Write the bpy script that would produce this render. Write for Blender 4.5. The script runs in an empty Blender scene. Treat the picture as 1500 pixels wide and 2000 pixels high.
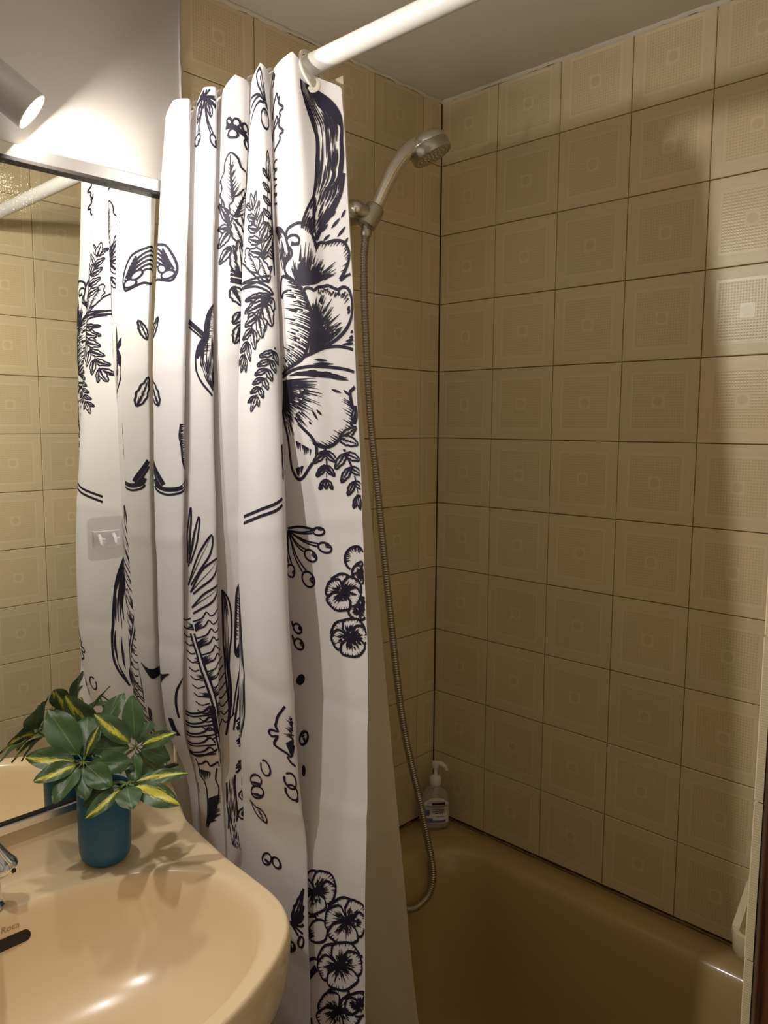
import bpy, math, random
import numpy as np
from mathutils import Vector, Matrix

# ------------------------------------------------------------------ camera
scene = bpy.context.scene
COL = scene.collection
FLOOR_TO_CEILING = 2.218
cam_data = bpy.data.cameras.new('camera')
cam = bpy.data.objects.new('camera', cam_data)
COL.objects.link(cam)
cam_data.sensor_fit = 'VERTICAL'
cam_data.sensor_height = 36.0
cam_data.lens = 1536.3 * 36.0 / 2000.0
cam_data.clip_start = 0.02
_yaw, _pitch, _roll = math.radians(43.834), math.radians(-6.352), math.radians(0.327)
_d = Vector((math.cos(_pitch) * math.cos(_yaw), math.cos(_pitch) * math.sin(_yaw), math.sin(_pitch)))
_r = Vector((math.sin(_yaw), -math.cos(_yaw), 0.0))
_u = _r.cross(_d)
_r2 = _r * math.cos(_roll) + _u * math.sin(_roll)
_u2 = _u * math.cos(_roll) - _r * math.sin(_roll)
cam.matrix_world = Matrix(((_r2.x, _u2.x, -_d.x, -1.400), (_r2.y, _u2.y, -_d.y, -1.1733),
                           (_r2.z, _u2.z, -_d.z, 1.5101), (0, 0, 0, 1)))
scene.camera = cam

# ------------------------------------------------------------------ world, exposure
world = bpy.data.worlds.new('hall_dimness')
scene.world = world
world.use_nodes = True
world.node_tree.nodes['Background'].inputs[0].default_value = (1.0, 0.87, 0.70, 1)
world.node_tree.nodes['Background'].inputs[1].default_value = 0.33
scene.view_settings.view_transform = 'Standard'
scene.view_settings.look = 'None'
scene.view_settings.exposure = -0.12
scene.view_settings.gamma = 1.0
scene.view_settings.use_curve_mapping = False
LAMP_COLOUR = (1.0, 0.94, 0.86)
LAMP_WATTS = 2.7

rng = random.Random(7)

# ------------------------------------------------------------------ materials
def new_mat(name):
    m = bpy.data.materials.new(name)
    m.use_nodes = True
    nt = m.node_tree
    return m, nt, nt.nodes['Principled BSDF']

def N(nt, kind, **kw):
    n = nt.nodes.new(kind)
    for k, v in kw.items():
        setattr(n, k, v)
    return n

def mth(nt, op, a, b=None, c=None):
    n = N(nt, 'ShaderNodeMath', operation=op)
    for i, v in enumerate((a, b, c)):
        if v is None:
            continue
        if isinstance(v, (int, float)):
            n.inputs[i].default_value = v
        else:
            nt.links.new(v, n.inputs[i])
    return n.outputs[0]

def mixc(nt, fac, a, b):
    n = N(nt, 'ShaderNodeMix', data_type='RGBA')
    for sock, v in ((n.inputs[0], fac), (n.inputs[6], a), (n.inputs[7], b)):
        if isinstance(v, (int, float)):
            sock.default_value = v
        elif isinstance(v, tuple):
            sock.default_value = (*v, 1)
        else:
            nt.links.new(v, sock)
    return n.outputs[2]

def noise(nt, scale, detail=2.0, vec=None, rough=0.5):
    n = N(nt, 'ShaderNodeTexNoise')
    n.inputs['Scale'].default_value = scale
    n.inputs['Detail'].default_value = detail
    n.inputs['Roughness'].default_value = rough
    if vec is not None:
        nt.links.new(vec, n.inputs['Vector'])
    return n.outputs['Fac']

def coords(nt, which='Object'):
    return N(nt, 'ShaderNodeTexCoord').outputs[which]

def bump(nt, height, bsdf, strength=0.3, dist=0.001):
    b = N(nt, 'ShaderNodeBump')
    b.inputs['Strength'].default_value = strength
    b.inputs['Distance'].default_value = dist
    nt.links.new(height, b.inputs['Height'])
    nt.links.new(b.outputs[0], bsdf.inputs['Normal'])

def plain(name, col, rough=0.5, metal=0.0, var=0.06, scale=30.0, coat=0.0, bmp=0.0, spec=0.5):
    m, nt, b = new_mat(name)
    f = noise(nt, scale, 4.0, coords(nt))
    lo = tuple(c * (1 - var) for c in col)
    hi = tuple(min(1, c * (1 + var)) for c in col)
    nt.links.new(mixc(nt, f, lo, hi), b.inputs['Base Color'])
    b.inputs['Roughness'].default_value = rough
    b.inputs['Metallic'].default_value = metal
    b.inputs['Coat Weight'].default_value = coat
    b.inputs['Coat Roughness'].default_value = 0.06
    b.inputs['Specular IOR Level'].default_value = spec
    if bmp:
        bump(nt, f, b, bmp, 0.002)
    return m

def tile_material():
    """glazed beige tile: woven square with a light frame and a dot in a small square"""
    m, nt, b = new_mat('beige_woven_tile')
    co = coords(nt)
    sep = N(nt, 'ShaderNodeSeparateXYZ')
    nt.links.new(co, sep.inputs[0])
    x, y = sep.outputs[0], sep.outputs[1]
    ax, ay = mth(nt, 'ABSOLUTE', x), mth(nt, 'ABSOLUTE', y)
    mx = mth(nt, 'MAXIMUM', ax, ay)
    rad = mth(nt, 'SQRT', mth(nt, 'ADD', mth(nt, 'MULTIPLY', x, x), mth(nt, 'MULTIPLY', y, y)))

    def band(v, lo, hi):
        return mth(nt, 'MULTIPLY', mth(nt, 'GREATER_THAN', v, lo), mth(nt, 'LESS_THAN', v, hi))

    def weave(pitch):
        k = 2 * math.pi / pitch
        sx = mth(nt, 'COSINE', mth(nt, 'MULTIPLY', x, k))
        sy = mth(nt, 'COSINE', mth(nt, 'MULTIPLY', y, k))
        return mth(nt, 'MULTIPLY_ADD', mth(nt, 'MAXIMUM', sx, sy), 0.5, 0.5)
    w_in, w_out = weave(0.005), weave(0.0024)
    inner = mth(nt, 'MULTIPLY', mth(nt, 'LESS_THAN', mx, 0.050), mth(nt, 'GREATER_THAN', mx, 0.0125))
    frame = mth(nt, 'ADD', band(mx, 0.050, 0.0545), mth(nt, 'MULTIPLY', mth(nt, 'LESS_THAN', mx, 0.0125), mth(nt, 'GREATER_THAN', rad, 0.0088)))
    frame2 = band(mx, 0.0635, 0.0660)
    outer = mth(nt, 'GREATER_THAN', mx, 0.0545)
    dot = mth(nt, 'LESS_THAN', rad, 0.0088)
    ground = (0.66, 0.55, 0.35)
    light = (0.72, 0.62, 0.43)
    dark = (0.565, 0.455, 0.255)
    c = mixc(nt, mth(nt, 'MULTIPLY', inner, mth(nt, 'SUBTRACT', 1.0, w_in)), ground, dark)
    c = mixc(nt, mth(nt, 'MULTIPLY', inner, mth(nt, 'MULTIPLY', w_in, 0.30)), c, light)
    c = mixc(nt, mth(nt, 'MULTIPLY', outer, mth(nt, 'MULTIPLY', w_out, 0.30)), c, light)
    c = mixc(nt, mth(nt, 'MULTIPLY', frame, 0.75), c, light)
    c = mixc(nt, mth(nt, 'MULTIPLY', frame2, 0.30), c, light)
    c = mixc(nt, mth(nt, 'MULTIPLY', dot, 0.35), c, dark)
    info = N(nt, 'ShaderNodeObjectInfo')
    tint = mixc(nt, info.outputs['Random'], (0.93, 0.93, 0.92), (1.04, 1.02, 0.99))
    mul = N(nt, 'ShaderNodeMix', data_type='RGBA', blend_type='MULTIPLY')
    mul.inputs[0].default_value = 1.0
    nt.links.new(c, mul.inputs[6])
    nt.links.new(tint, mul.inputs[7])
    nt.links.new(mul.outputs[2], b.inputs['Base Color'])
    b.inputs['Roughness'].default_value = 0.30
    b.inputs['Specular IOR Level'].default_value = 0.45
    h = mth(nt, 'ADD', mth(nt, 'MULTIPLY', inner, w_in), mth(nt, 'MULTIPLY', outer, mth(nt, 'MULTIPLY', w_out, 0.6)))
    h = mth(nt, 'ADD', h, mth(nt, 'MULTIPLY', noise(nt, 45.0, 2.0, co), 1.5))
    bump(nt, h, b, 0.22, 0.0006)
    return m

def wood_material():
    m, nt, b = new_mat('dark_stained_wood')
    mp = N(nt, 'ShaderNodeMapping')
    mp.inputs['Scale'].default_value = (30, 30, 1.6)
    nt.links.new(coords(nt), mp.inputs[0])
    f = noise(nt, 3.0, 6.0, mp.outputs[0], 0.65)
    r = N(nt, 'ShaderNodeValToRGB')
    r.color_ramp.elements[0].position = 0.35
    r.color_ramp.elements[0].color = (0.020, 0.004, 0.002, 1)
    r.color_ramp.elements[1].position = 0.72
    r.color_ramp.elements[1].color = (0.17, 0.050, 0.010, 1)
    nt.links.new(f, r.inputs[0])
    nt.links.new(r.outputs[0], b.inputs['Base Color'])
    b.inputs['Roughness'].default_value = 0.35
    bump(nt, f, b, 0.15, 0.001)
    return m

def mirror_material():
    m, nt, b = new_mat('silvered_mirror_glass')
    co = coords(nt)
    sep = N(nt, 'ShaderNodeSeparateXYZ')
    nt.links.new(co, sep.inputs[0])
    # silvering eaten away in specks along the top edge and in a few runs below it
    mp = N(nt, 'ShaderNodeMapping')
    mp.inputs['Scale'].default_value = (1.0, 1.0, 0.45)
    nt.links.new(co, mp.inputs[0])
    run = noise(nt, 26.0, 1.0, mp.outputs[0])
    fine = noise(nt, 420.0, 2.0, co, 0.7)
    top = N(nt, 'ShaderNodeMapRange')
    top.inputs[1].default_value = 0.34
    top.inputs[2].default_value = 0.48
    nt.links.new(sep.outputs[2], top.inputs[0])
    lft = N(nt, 'ShaderNodeMapRange')
    lft.inputs[1].default_value = 0.22
    lft.inputs[2].default_value = 0.02
    nt.links.new(sep.outputs[0], lft.inputs[0])
    amount = mth(nt, 'MULTIPLY', mth(nt, 'MULTIPLY', top.outputs[0], lft.outputs[0]), run)
    speck = mth(nt, 'GREATER_THAN', mth(nt, 'ADD', mth(nt, 'MULTIPLY', amount, 0.52), fine), 0.82)
    nt.links.new(mixc(nt, speck, (0.86, 0.86, 0.80), (0.50, 0.45, 0.30)), b.inputs['Base Color'])
    nt.links.new(mth(nt, 'SUBTRACT', 1.0, speck), b.inputs['Metallic'])
    nt.links.new(mth(nt, 'MULTIPLY', speck, 0.5), b.inputs['Roughness'])
    return m

def fabric_material(name, col, transl, rough=0.75, alpha=1.0):
    m, nt, b = new_mat(name)
    co = coords(nt)
    f = noise(nt, 9.0, 3.0, co)
    fine = noise(nt, 900.0, 1.0, co)
    nt.links.new(mixc(nt, f, tuple(c * 0.97 for c in col), col), b.inputs['Base Color'])
    b.inputs['Roughness'].default_value = rough
    b.inputs['Specular IOR Level'].default_value = 0.25
    b.inputs['Sheen Weight'].default_value = 0.1
    h = mth(nt, 'ADD', mth(nt, 'MULTIPLY', f, 4.0), mth(nt, 'MULTIPLY', fine, 0.25))
    bump(nt, h, b, 0.35, 0.0015)
    t = N(nt, 'ShaderNodeBsdfTranslucent')
    t.inputs[0].default_value = (*col, 1)
    mix = N(nt, 'ShaderNodeMixShader')
    mix.inputs[0].default_value = transl
    nt.links.new(b.outputs[0], mix.inputs[1])
    nt.links.new(t.outputs[0], mix.inputs[2])
    last = mix.outputs[0]
    if alpha < 1.0:
        tr = N(nt, 'ShaderNodeBsdfTransparent')
        m2 = N(nt, 'ShaderNodeMixShader')
        m2.inputs[0].default_value = alpha
        nt.links.new(tr.outputs[0], m2.inputs[1])
        nt.links.new(last, m2.inputs[2])
        last = m2.outputs[0]
    nt.links.new(last, nt.nodes['Material Output'].inputs[0])
    return m

def leaf_material(name, amount):
    m, nt, b = new_mat(name)
    uv = coords(nt, 'UV')
    sep = N(nt, 'ShaderNodeSeparateXYZ')
    nt.links.new(uv, sep.inputs[0])
    t, s = sep.outputs[0], sep.outputs[1]          # along, across (0..1)
    info = N(nt, 'ShaderNodeObjectInfo')
    ob = coords(nt)
    streak = N(nt, 'ShaderNodeMapping')
    streak.inputs['Scale'].default_value = (2.5, 16.0, 1.0)
    nt.links.new(uv, streak.inputs[0])
    addv = N(nt, 'ShaderNodeVectorMath', operation='ADD')
    nt.links.new(streak.outputs[0], addv.inputs[0])
    nt.links.new(info.outputs['Random'], addv.inputs[1])
    n1 = noise(nt, 2.2, 3.0, addv.outputs[0], 0.7)
    off = mth(nt, 'ABSOLUTE', mth(nt, 'SUBTRACT', s, 0.42))
    mask = mth(nt, 'GREATER_THAN', mth(nt, 'SUBTRACT', n1, mth(nt, 'MULTIPLY', off, 1.3)), 0.62 - 0.36 * amount)
    vein = mth(nt, 'LESS_THAN', mth(nt, 'ABSOLUTE', mth(nt, 'SUBTRACT', s, 0.5)), 0.018)
    g = mixc(nt, noise(nt, 40.0, 2.0, ob), (0.045, 0.085, 0.032), (0.085, 0.145, 0.055))
    g = mixc(nt, mth(nt, 'MULTIPLY', vein, 0.55), g, (0.22, 0.33, 0.10))
    if amount > 0:
        g = mixc(nt, mask, g, (0.72, 0.68, 0.10))
    nt.links.new(g, b.inputs['Base Color'])
    b.inputs['Roughness'].default_value = 0.38
    b.inputs['Specular IOR Level'].default_value = 0.4
    tl = N(nt, 'ShaderNodeBsdfTranslucent')
    nt.links.new(g, tl.inputs[0])
    mix = N(nt, 'ShaderNodeMixShader')
    mix.inputs[0].default_value = 0.15
    nt.links.new(b.outputs[0], mix.inputs[1])
    nt.links.new(tl.outputs[0], mix.inputs[2])
    nt.links.new(mix.outputs[0], nt.nodes['Material Output'].inputs[0])
    return m

def emit_material(name, col, strength):
    m, nt, b = new_mat(name)
    b.inputs['Base Color'].default_value = (0.9, 0.9, 0.9, 1)
    b.inputs['Emission Color'].default_value = (*col, 1)
    b.inputs['Emission Strength'].default_value = strength
    return m

def clear_material(name, col=(0.95, 0.95, 0.95), rough=0.05, alpha=0.3):
    m, nt, b = new_mat(name)
    b.inputs['Base Color'].default_value = (*col, 1)
    b.inputs['Roughness'].default_value = rough
    tr = N(nt, 'ShaderNodeBsdfTransparent')
    mix = N(nt, 'ShaderNodeMixShader')
    mix.inputs[0].default_value = alpha
    nt.links.new(tr.outputs[0], mix.inputs[1])
    nt.links.new(b.outputs[0], mix.inputs[2])
    nt.links.new(mix.outputs[0], nt.nodes['Material Output'].inputs[0])
    return m

MAT = {
    'tile': tile_material(),
    'grout': plain('brown_grout', (0.20, 0.125, 0.055), 0.9, var=0.3, scale=60),
    'paint': plain('white_wall_paint', (0.56, 0.52, 0.48), 0.7, var=0.03, scale=14, bmp=0.08),
    'ceiling': plain('cream_ceiling_paint', (0.62, 0.57, 0.49), 0.8, var=0.04, scale=10, bmp=0.08),
    'plaster': plain('rough_plaster', (0.66, 0.58, 0.45), 0.9, var=0.15, scale=80, bmp=0.5),
    'floor': plain('brown_floor_tile', (0.30, 0.21, 0.13), 0.4, var=0.15, scale=12),
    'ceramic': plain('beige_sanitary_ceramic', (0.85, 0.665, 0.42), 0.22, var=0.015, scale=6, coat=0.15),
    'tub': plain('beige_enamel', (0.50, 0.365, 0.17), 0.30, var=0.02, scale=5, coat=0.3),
    'cream': plain('cream_ceramic', (0.80, 0.69, 0.50), 0.15, var=0.02, scale=9, coat=0.3),
    'chrome': plain('chrome', (0.80, 0.79, 0.77), 0.09, 1.0, var=0.03, scale=20),
    'dullchrome': plain('dull_chrome', (0.48, 0.46, 0.42), 0.30, 1.0, var=0.08, scale=60),
    'hose': plain('steel_hose', (0.42, 0.38, 0.31), 0.30, 1.0, var=0.06, scale=60),
    'aluminium': plain('brushed_aluminium', (0.70, 0.69, 0.67), 0.32, 1.0, var=0.05, scale=40),
    'whiteplastic': plain('white_plastic', (0.80, 0.78, 0.74), 0.30, var=0.02, scale=20),
    'creamplastic': plain('cream_plastic', (0.76, 0.71, 0.60), 0.35, var=0.03, scale=20),
    'lampgrey': plain('grey_lamp_metal', (0.60, 0.59, 0.58), 0.42, 0.3, var=0.03, scale=20),
    'dark': plain('dark_hole', (0.012, 0.008, 0.006), 0.6, var=0.2),
    'ink': plain('navy_black_ink', (0.012, 0.010, 0.022), 0.7, var=0.3, scale=200, spec=0.2),
    'pot': plain('petrol_blue_pot', (0.008, 0.115, 0.215), 0.40, var=0.05, scale=30),
    'soil': plain('potting_soil', (0.035, 0.022, 0.014), 0.95, var=0.5, scale=150, bmp=0.8),
    'stem': plain('green_brown_stem', (0.16, 0.20, 0.06), 0.5, var=0.2, scale=60),
    'wood': wood_material(),
    'mirror': mirror_material(),
    'fabric': fabric_material('white_polyester', (0.83, 0.81, 0.81), 0.32),
    'liner': fabric_material('cream_liner_film', (0.72, 0.62, 0.47), 0.35, 0.45, 0.88),
    'leaf': leaf_material('green_leaf', 0.0),
    'leafvar': leaf_material('variegated_leaf', 0.72),
    'leafyel': leaf_material('yellow_leaf', 0.95),
    'lens': emit_material('lit_lamp_lens', LAMP_COLOUR, 60.0),
    'clearpad': clear_material('clear_plastic_pad', (0.92, 0.92, 0.92), 0.25, 0.22),
    'clearhook': clear_material('clear_plastic_hook', (0.92, 0.92, 0.90), 0.05, 0.45),
    'bottle': clear_material('clear_bottle', (0.60, 0.58, 0.50), 0.08, 0.42),
    'label': plain('white_label', (0.78, 0.78, 0.78), 0.45, var=0.02),
    'labelblue': plain('label_blue_print', (0.12, 0.16, 0.36), 0.45, var=0.5, scale=160),
    'gel': clear_material('clear_soap_gel', (0.66, 0.64, 0.58), 0.15, 0.55),
}

# ------------------------------------------------------------------ mesh helpers
def obj(name, verts, faces, mat, parent=None, smooth=False, loc=None):
    me = bpy.data.meshes.new(name)
    me.from_pydata([tuple(v) for v in verts], [], [tuple(f) for f in faces])
    me.materials.append(MAT[mat] if isinstance(mat, str) else mat)
    if smooth:
        me.polygons.foreach_set('use_smooth', [True] * len(me.polygons))
    me.update()
    o = bpy.data.objects.new(name, me)
    COL.objects.link(o)
    if parent is not None:
        o.parent = parent
    if loc is not None:
        o.location = loc
    return o

def tag(o, label, cat, group=None):
    o['label'] = label
    o['category'] = cat
    if group:
        o['group'] = group
    return o

def empty(name, loc, label=None, cat=None, group=None):
    o = bpy.data.objects.new(name, None)
    o.empty_display_size = 0.05
    COL.objects.link(o)
    o.location = loc
    if label:
        tag(o, label, cat, group)
    return o

def structure(o):
    o['kind'] = 'structure'
    return o

class MB:
    """collects shapes into one mesh; coordinates relative to an origin"""
    def __init__(self, origin=(0, 0, 0)):
        self.v, self.f, self.o = [], [], Vector(origin)

    def add(self, verts, faces):
        n = len(self.v)
        self.v += [tuple(Vector(v) - self.o) for v in verts]
        self.f += [tuple(i + n for i in f) for f in faces]
        return self

    def box(self, a, b, bevel=0.0):
        (x0, y0, z0), (x1, y1, z1) = a, b
        if bevel <= 0:
            vs = [(x, y, z) for x in (x0, x1) for y in (y0, y1) for z in (z0, z1)]
            return self.add(vs, [(0, 1, 3, 2), (4, 6, 7, 5), (0, 4, 5, 1), (2, 3, 7, 6), (0, 2, 6, 4), (1, 5, 7, 3)])
        e = bevel
        vs, idx = [], {}
        for i, x in enumerate((x0, x1)):
            for j, y in enumerate((y0, y1)):
                for k, z in enumerate((z0, z1)):
                    sx, sy, sz = (1, -1)[i], (1, -1)[j], (1, -1)[k]
                    for ax in range(3):
                        p = [x + sx * e, y + sy * e, z + sz * e]
                        p[ax] = (x, y, z)[ax]
                        idx[(i, j, k, ax)] = len(vs)
                        vs.append(p)
        fs = []
        for ax in range(3):
            o1, o2 = [a_ for a_ in range(3) if a_ != ax]
            for s in (0, 1):
                q = []
                for (p1, p2) in ((0, 0), (1, 0), (1, 1), (0, 1)):
                    key = [0, 0, 0]
                    key[ax], key[o1], key[o2] = s, p1, p2
                    q.append(idx[(*key, ax)])
                fs.append(q)
        for ax in range(3):                      # edges running along ax
            o1, o2 = [a_ for a_ in range(3) if a_ != ax]
            for p1 in (0, 1):
                for p2 in (0, 1):
                    k0, k1 = [0, 0, 0], [0, 0, 0]
                    k0[o1] = k1[o1] = p1
                    k0[o2] = k1[o2] = p2
                    k1[ax] = 1
                    fs.append([idx[(*k0, o1)], idx[(*k1, o1)], idx[(*k1, o2)], idx[(*k0, o2)]])
        for i in (0, 1):
            for j in (0, 1):
                for k in (0, 1):
                    fs.append([idx[(i, j, k, 0)], idx[(i, j, k, 1)], idx[(i, j, k, 2)]])
        return self.add(vs, fs)

    def tube(self, pts, rad, seg=12, caps=True):
        pts = [Vector(p) for p in pts]
        n = len(pts)
        rads = rad if isinstance(rad, (list, tuple)) else [rad] * n
        t0 = (pts[1] - pts[0]).normalized()
        ref = Vector((0, 0, 1)) if abs(t0.z) < 0.9 else Vector((1, 0, 0))
        nrm = t0.cross(ref).normalized()
        vs, fs = [], []
        for i, p in enumerate(pts):
            t = (pts[min(i + 1, n - 1)] - pts[max(i - 1, 0)]).normalized()
            nrm = (nrm - t * nrm.dot(t)).normalized()
            bn = t.cross(nrm)
            for k in range(seg):
                a = 2 * math.pi * k / seg
                vs.append(p + (nrm * math.cos(a) + bn * math.sin(a)) * rads[i])
        for i in range(n - 1):
            for k in range(seg):
                k2 = (k + 1) % seg
                fs.append((i * seg + k, i * seg + k2, (i + 1) * seg + k2, (i + 1) * seg + k))
        if caps:
            fs.append(tuple(reversed(range(seg))))
            fs.append(tuple((n - 1) * seg + k for k in range(seg)))
        return self.add(vs, fs)

    def lathe(self, prof, seg=32, base=(0, 0, 0), axis=(0, 0, 1), squash=1.0):
        """prof: (radius, height) from bottom to top along axis"""
        ax = Vector(axis).normalized()
        ref = Vector((1, 0, 0)) if abs(ax.x) < 0.9 else Vector((0, 1, 0))
        e1 = (ref - ax * ref.dot(ax)).normalized()
        e2 = ax.cross(e1)
        b = Vector(base)
        vs, fs = [], []
        for (r, h) in prof:
            for k in range(seg):
                a = 2 * math.pi * k / seg
                vs.append(b + ax * h + e1 * (r * math.cos(a)) + e2 * (r * squash * math.sin(a)))
        for i in range(len(prof) - 1):
            for k in range(seg):
                k2 = (k + 1) % seg
                fs.append((i * seg + k, i * seg + k2, (i + 1) * seg + k2, (i + 1) * seg + k))
        if prof[0][0] > 1e-5:
            fs.append(tuple(reversed(range(seg))))
        if prof[-1][0] > 1e-5:
            fs.append(tuple((len(prof) - 1) * seg + k for k in range(seg)))
        return self.add(vs, fs)

    def loft(self, rings, close_first=False, close_last=False):
        seg = len(rings[0])
        vs = [p for r in rings for p in r]
        fs = []
        for i in range(len(rings) - 1):
            for k in range(seg):
                k2 = (k + 1) % seg
                fs.append((i * seg + k, i * seg + k2, (i + 1) * seg + k2, (i + 1) * seg + k))
        if close_first:
            fs.append(tuple(reversed(range(seg))))
        if close_last:
            fs.append(tuple((len(rings) - 1) * seg + k for k in range(seg)))
        return self.add(vs, fs)

    def build(self, name, mat, parent=None, smooth=False, loc=None):
        o = obj(name, self.v, self.f, mat, parent, smooth, loc)
        return o

def catmull(pts, per=8):
    pts = [Vector(p) for p in pts]
    out = []
    for i in range(len(pts) - 1):
        p0, p1, p2, p3 = pts[max(i - 1, 0)], pts[i], pts[i + 1], pts[min(i + 2, len(pts) - 1)]
        for k in range(per):
            t = k / per
            out.append(0.5 * ((2 * p1) + (p2 - p0) * t + (2 * p0 - 5 * p1 + 4 * p2 - p3) * t * t + (3 * p1 - p0 - 3 * p2 + p3) * t ** 3))
    out.append(pts[-1])
    return out

def autosmooth(o, ang=40):
    o.data.polygons.foreach_set('use_smooth', [True] * len(o.data.polygons))
    try:
        o.data.set_sharp_from_angle(angle=math.radians(ang))
    except Exception:
        pass
    return o

# ------------------------------------------------------------------ room shell
T = 0.15
CZ = FLOOR_TO_CEILING                 # ceiling height
TOPZ = 2.23                           # tile course datum
RIM = 0.575                           # tub rim height
YF = -0.95                            # face of the tiles on the door-side wall
XE = -0.693                           # where that wall ends at the door

floor = structure(MB().box((-2.1, -1.6, -0.1), (0.1, 0.1, 0.0)).build('floor', 'floor'))
ceiling = structure(MB().box((-2.1, -1.6, CZ), (0.1, 0.1, CZ + 0.08)).build('ceiling', 'ceiling'))
wall_right = structure(MB().box((0.008, -1.07, 0.0), (0.1, 0.1, CZ)).build('wall_right', 'grout'))
wall_back = structure(MB().box((-2.1, 0.008, 0.0), (0.008, 0.1, CZ)).build('wall_back', 'grout'))
wall_front = structure(MB().box((XE + 0.004, -1.07, 0.0), (0.008, YF - 0.008, CZ)).build('wall_front', 'plaster'))
wall_left = structure(MB().box((-2.1, -1.6, 0.0), (-2.0, 0.008, CZ)).build('wall_left', 'paint'))
wall_front2 = structure(MB().box((-2.0, -1.07, 0.0), (-1.55, YF, CZ)).build('wall_front', 'paint'))
lintel = structure(MB().box((-1.55, -1.07, 2.06), (XE, YF, CZ)).build('wall_front', 'paint'))

def tile_mesh(x0, x1, y0, y1, key, cache={}):
    if key in cache:
        return cache[key]
    g, e, th = 0.0007, 0.0011, 0.008
    a, b, c, d = x0 + g, x1 - g, y0 + g, y1 - g
    vs = [(a, c, -th), (b, c, -th), (b, d, -th), (a, d, -th),
          (a, c, -e), (b, c, -e), (b, d, -e), (a, d, -e),
          (a + e, c + e, 0), (b - e, c + e, 0), (b - e, d - e, 0), (a + e, d - e, 0)]
    fs = [(8, 9, 10, 11)]
    for i in range(4):
        j = (i + 1) % 4
        fs += [(i, j, 4 + j, 4 + i), (4 + i, 4 + j, 8 + j, 8 + i)]
    me = bpy.data.meshes.new('tile')
    me.from_pydata(vs, [], fs)
    me.materials.append(MAT['tile'])
    cache[key] = me
    return me

def put_tiles(wall, cols, origin, xdir, normal):
    """cols: (distance of the tile centre along xdir, local x0, x1)"""
    X, Z = Vector(xdir), Vector(normal)
    for (cx, x0, x1) in cols:
        for k in range(11):
            y1 = T / 2 if k else T / 2 - 0.016
            me = tile_mesh(x0, x1, -T / 2, y1, (round(x0, 4), round(x1, 4), k == 0))
            o = bpy.data.objects.new('tile', me)
            COL.objects.link(o)
            o.parent = wall
            p = Vector(origin) + X * cx + Z * (rng.uniform(-0.0003, 0.0003))
            p.z = TOPZ - (k + 0.5) * T
            m = Matrix((X, Vector((0, 0, 1)), Z)).transposed().to_4x4()
            tilt = Matrix.Rotation(rng.gauss(0, 0.0022), 4, 'X') @ Matrix.Rotation(rng.gauss(0, 0.0022), 4, 'Y')
            o.matrix_world = Matrix.Translation(p) @ m @ tilt

H = T / 2
cols = [((c + 0.5) * T, -H, H) for c in range(6)] + [(6.5 * T, -H, -H + 0.049)]
put_tiles(wall_right, cols, (0, 0, 0), (0, -1, 0), (-1, 0, 0))
cols = [(-0.0608 + H, -H, -H + 0.0600)] + [(-0.0608 - (c + 0.5) * T, -H, H) for c in range(4)]
put_tiles(wall_back, cols, (0, 0, 0), (1, 0, 0), (0, -1, 0))
cols = [(0.073 - H, H - 0.0725, H)] + [(0.073 + (c + 0.5) * T, -H, H) for c in range(4)] + [(0.073 + 4.5 * T, -H, -H + 0.0195)]
cols[-1] = (0.673 + H, -H, -H + 0.0195)
put_tiles(wall_front, cols, (0, YF, 0), (-1, 0, 0), (0, 1, 0))

# painted plaster beside the tiles, with a ragged edge where it meets them
def ragged_strip(name, path, width, depth, wdir, ndir, mat, amp, parent):
    W, D = Vector(wdir), Vector(ndir)
    r = random.Random(sum(map(ord, name)))
    vs, fs = [], []
    n = len(path)
    for i, p in enumerate(path):
        p = Vector(p)
        w = width * (1 + r.uniform(-amp, amp))
        dd = depth * (1 + r.uniform(-amp, amp))
        vs += [p, p + D * dd, p + D * dd * 0.7 + W * w * 0.6, p + W * w]
    for i in range(n - 1):
        for k in range(3):
            fs.append((i * 4 + k, i * 4 + k + 1, i * 4 + k + 5, i * 4 + k + 4))
    return obj(name, vs, fs, mat, parent, True)

paint_slab = structure(MB().box((-2.0, -0.001, 0.0), (-0.6618, 0.009, CZ)).build('wall_back', 'paint'))
random.seed(3)
ed = ragged_strip('plaster_edge', [(-0.6635, -0.001, 1.60 + 0.0155 * i) for i in range(41)], 0.006, 0.003, (1, 0, 0), (0, -1, 0), 'paint', 0.45, paint_slab)
trim_1 = structure(ragged_strip('trim_1', [(0.0, -0.012 * i, CZ + 0.001) for i in range(80)], 0.007, 0.005, (0, 0, -1), (-1, 0, 0), 'ceiling', 0.3, None))
trim_2 = structure(ragged_strip('trim_2', [(-0.012 * i, 0.0, CZ + 0.001) for i in range(56)], 0.007, 0.005, (0, 0, -1), (0, -1, 0), 'ceiling', 0.3, None))
# dark sealant along the tub
trim_3 = structure(ragged_strip('trim_3', [(0.0005, -0.012 * i, RIM - 0.001) for i in range(80)], 0.0035, 0.003, (0, 0, 1), (-1, 0, 0), 'grout', 0.6, None))
trim_4 = structure(ragged_strip('trim_4', [(-0.012 * i, 0.0005, RIM - 0.001) for i in range(55)], 0.0035, 0.003, (0, 0, 1), (0, -1, 0), 'grout', 0.6, None))

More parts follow.
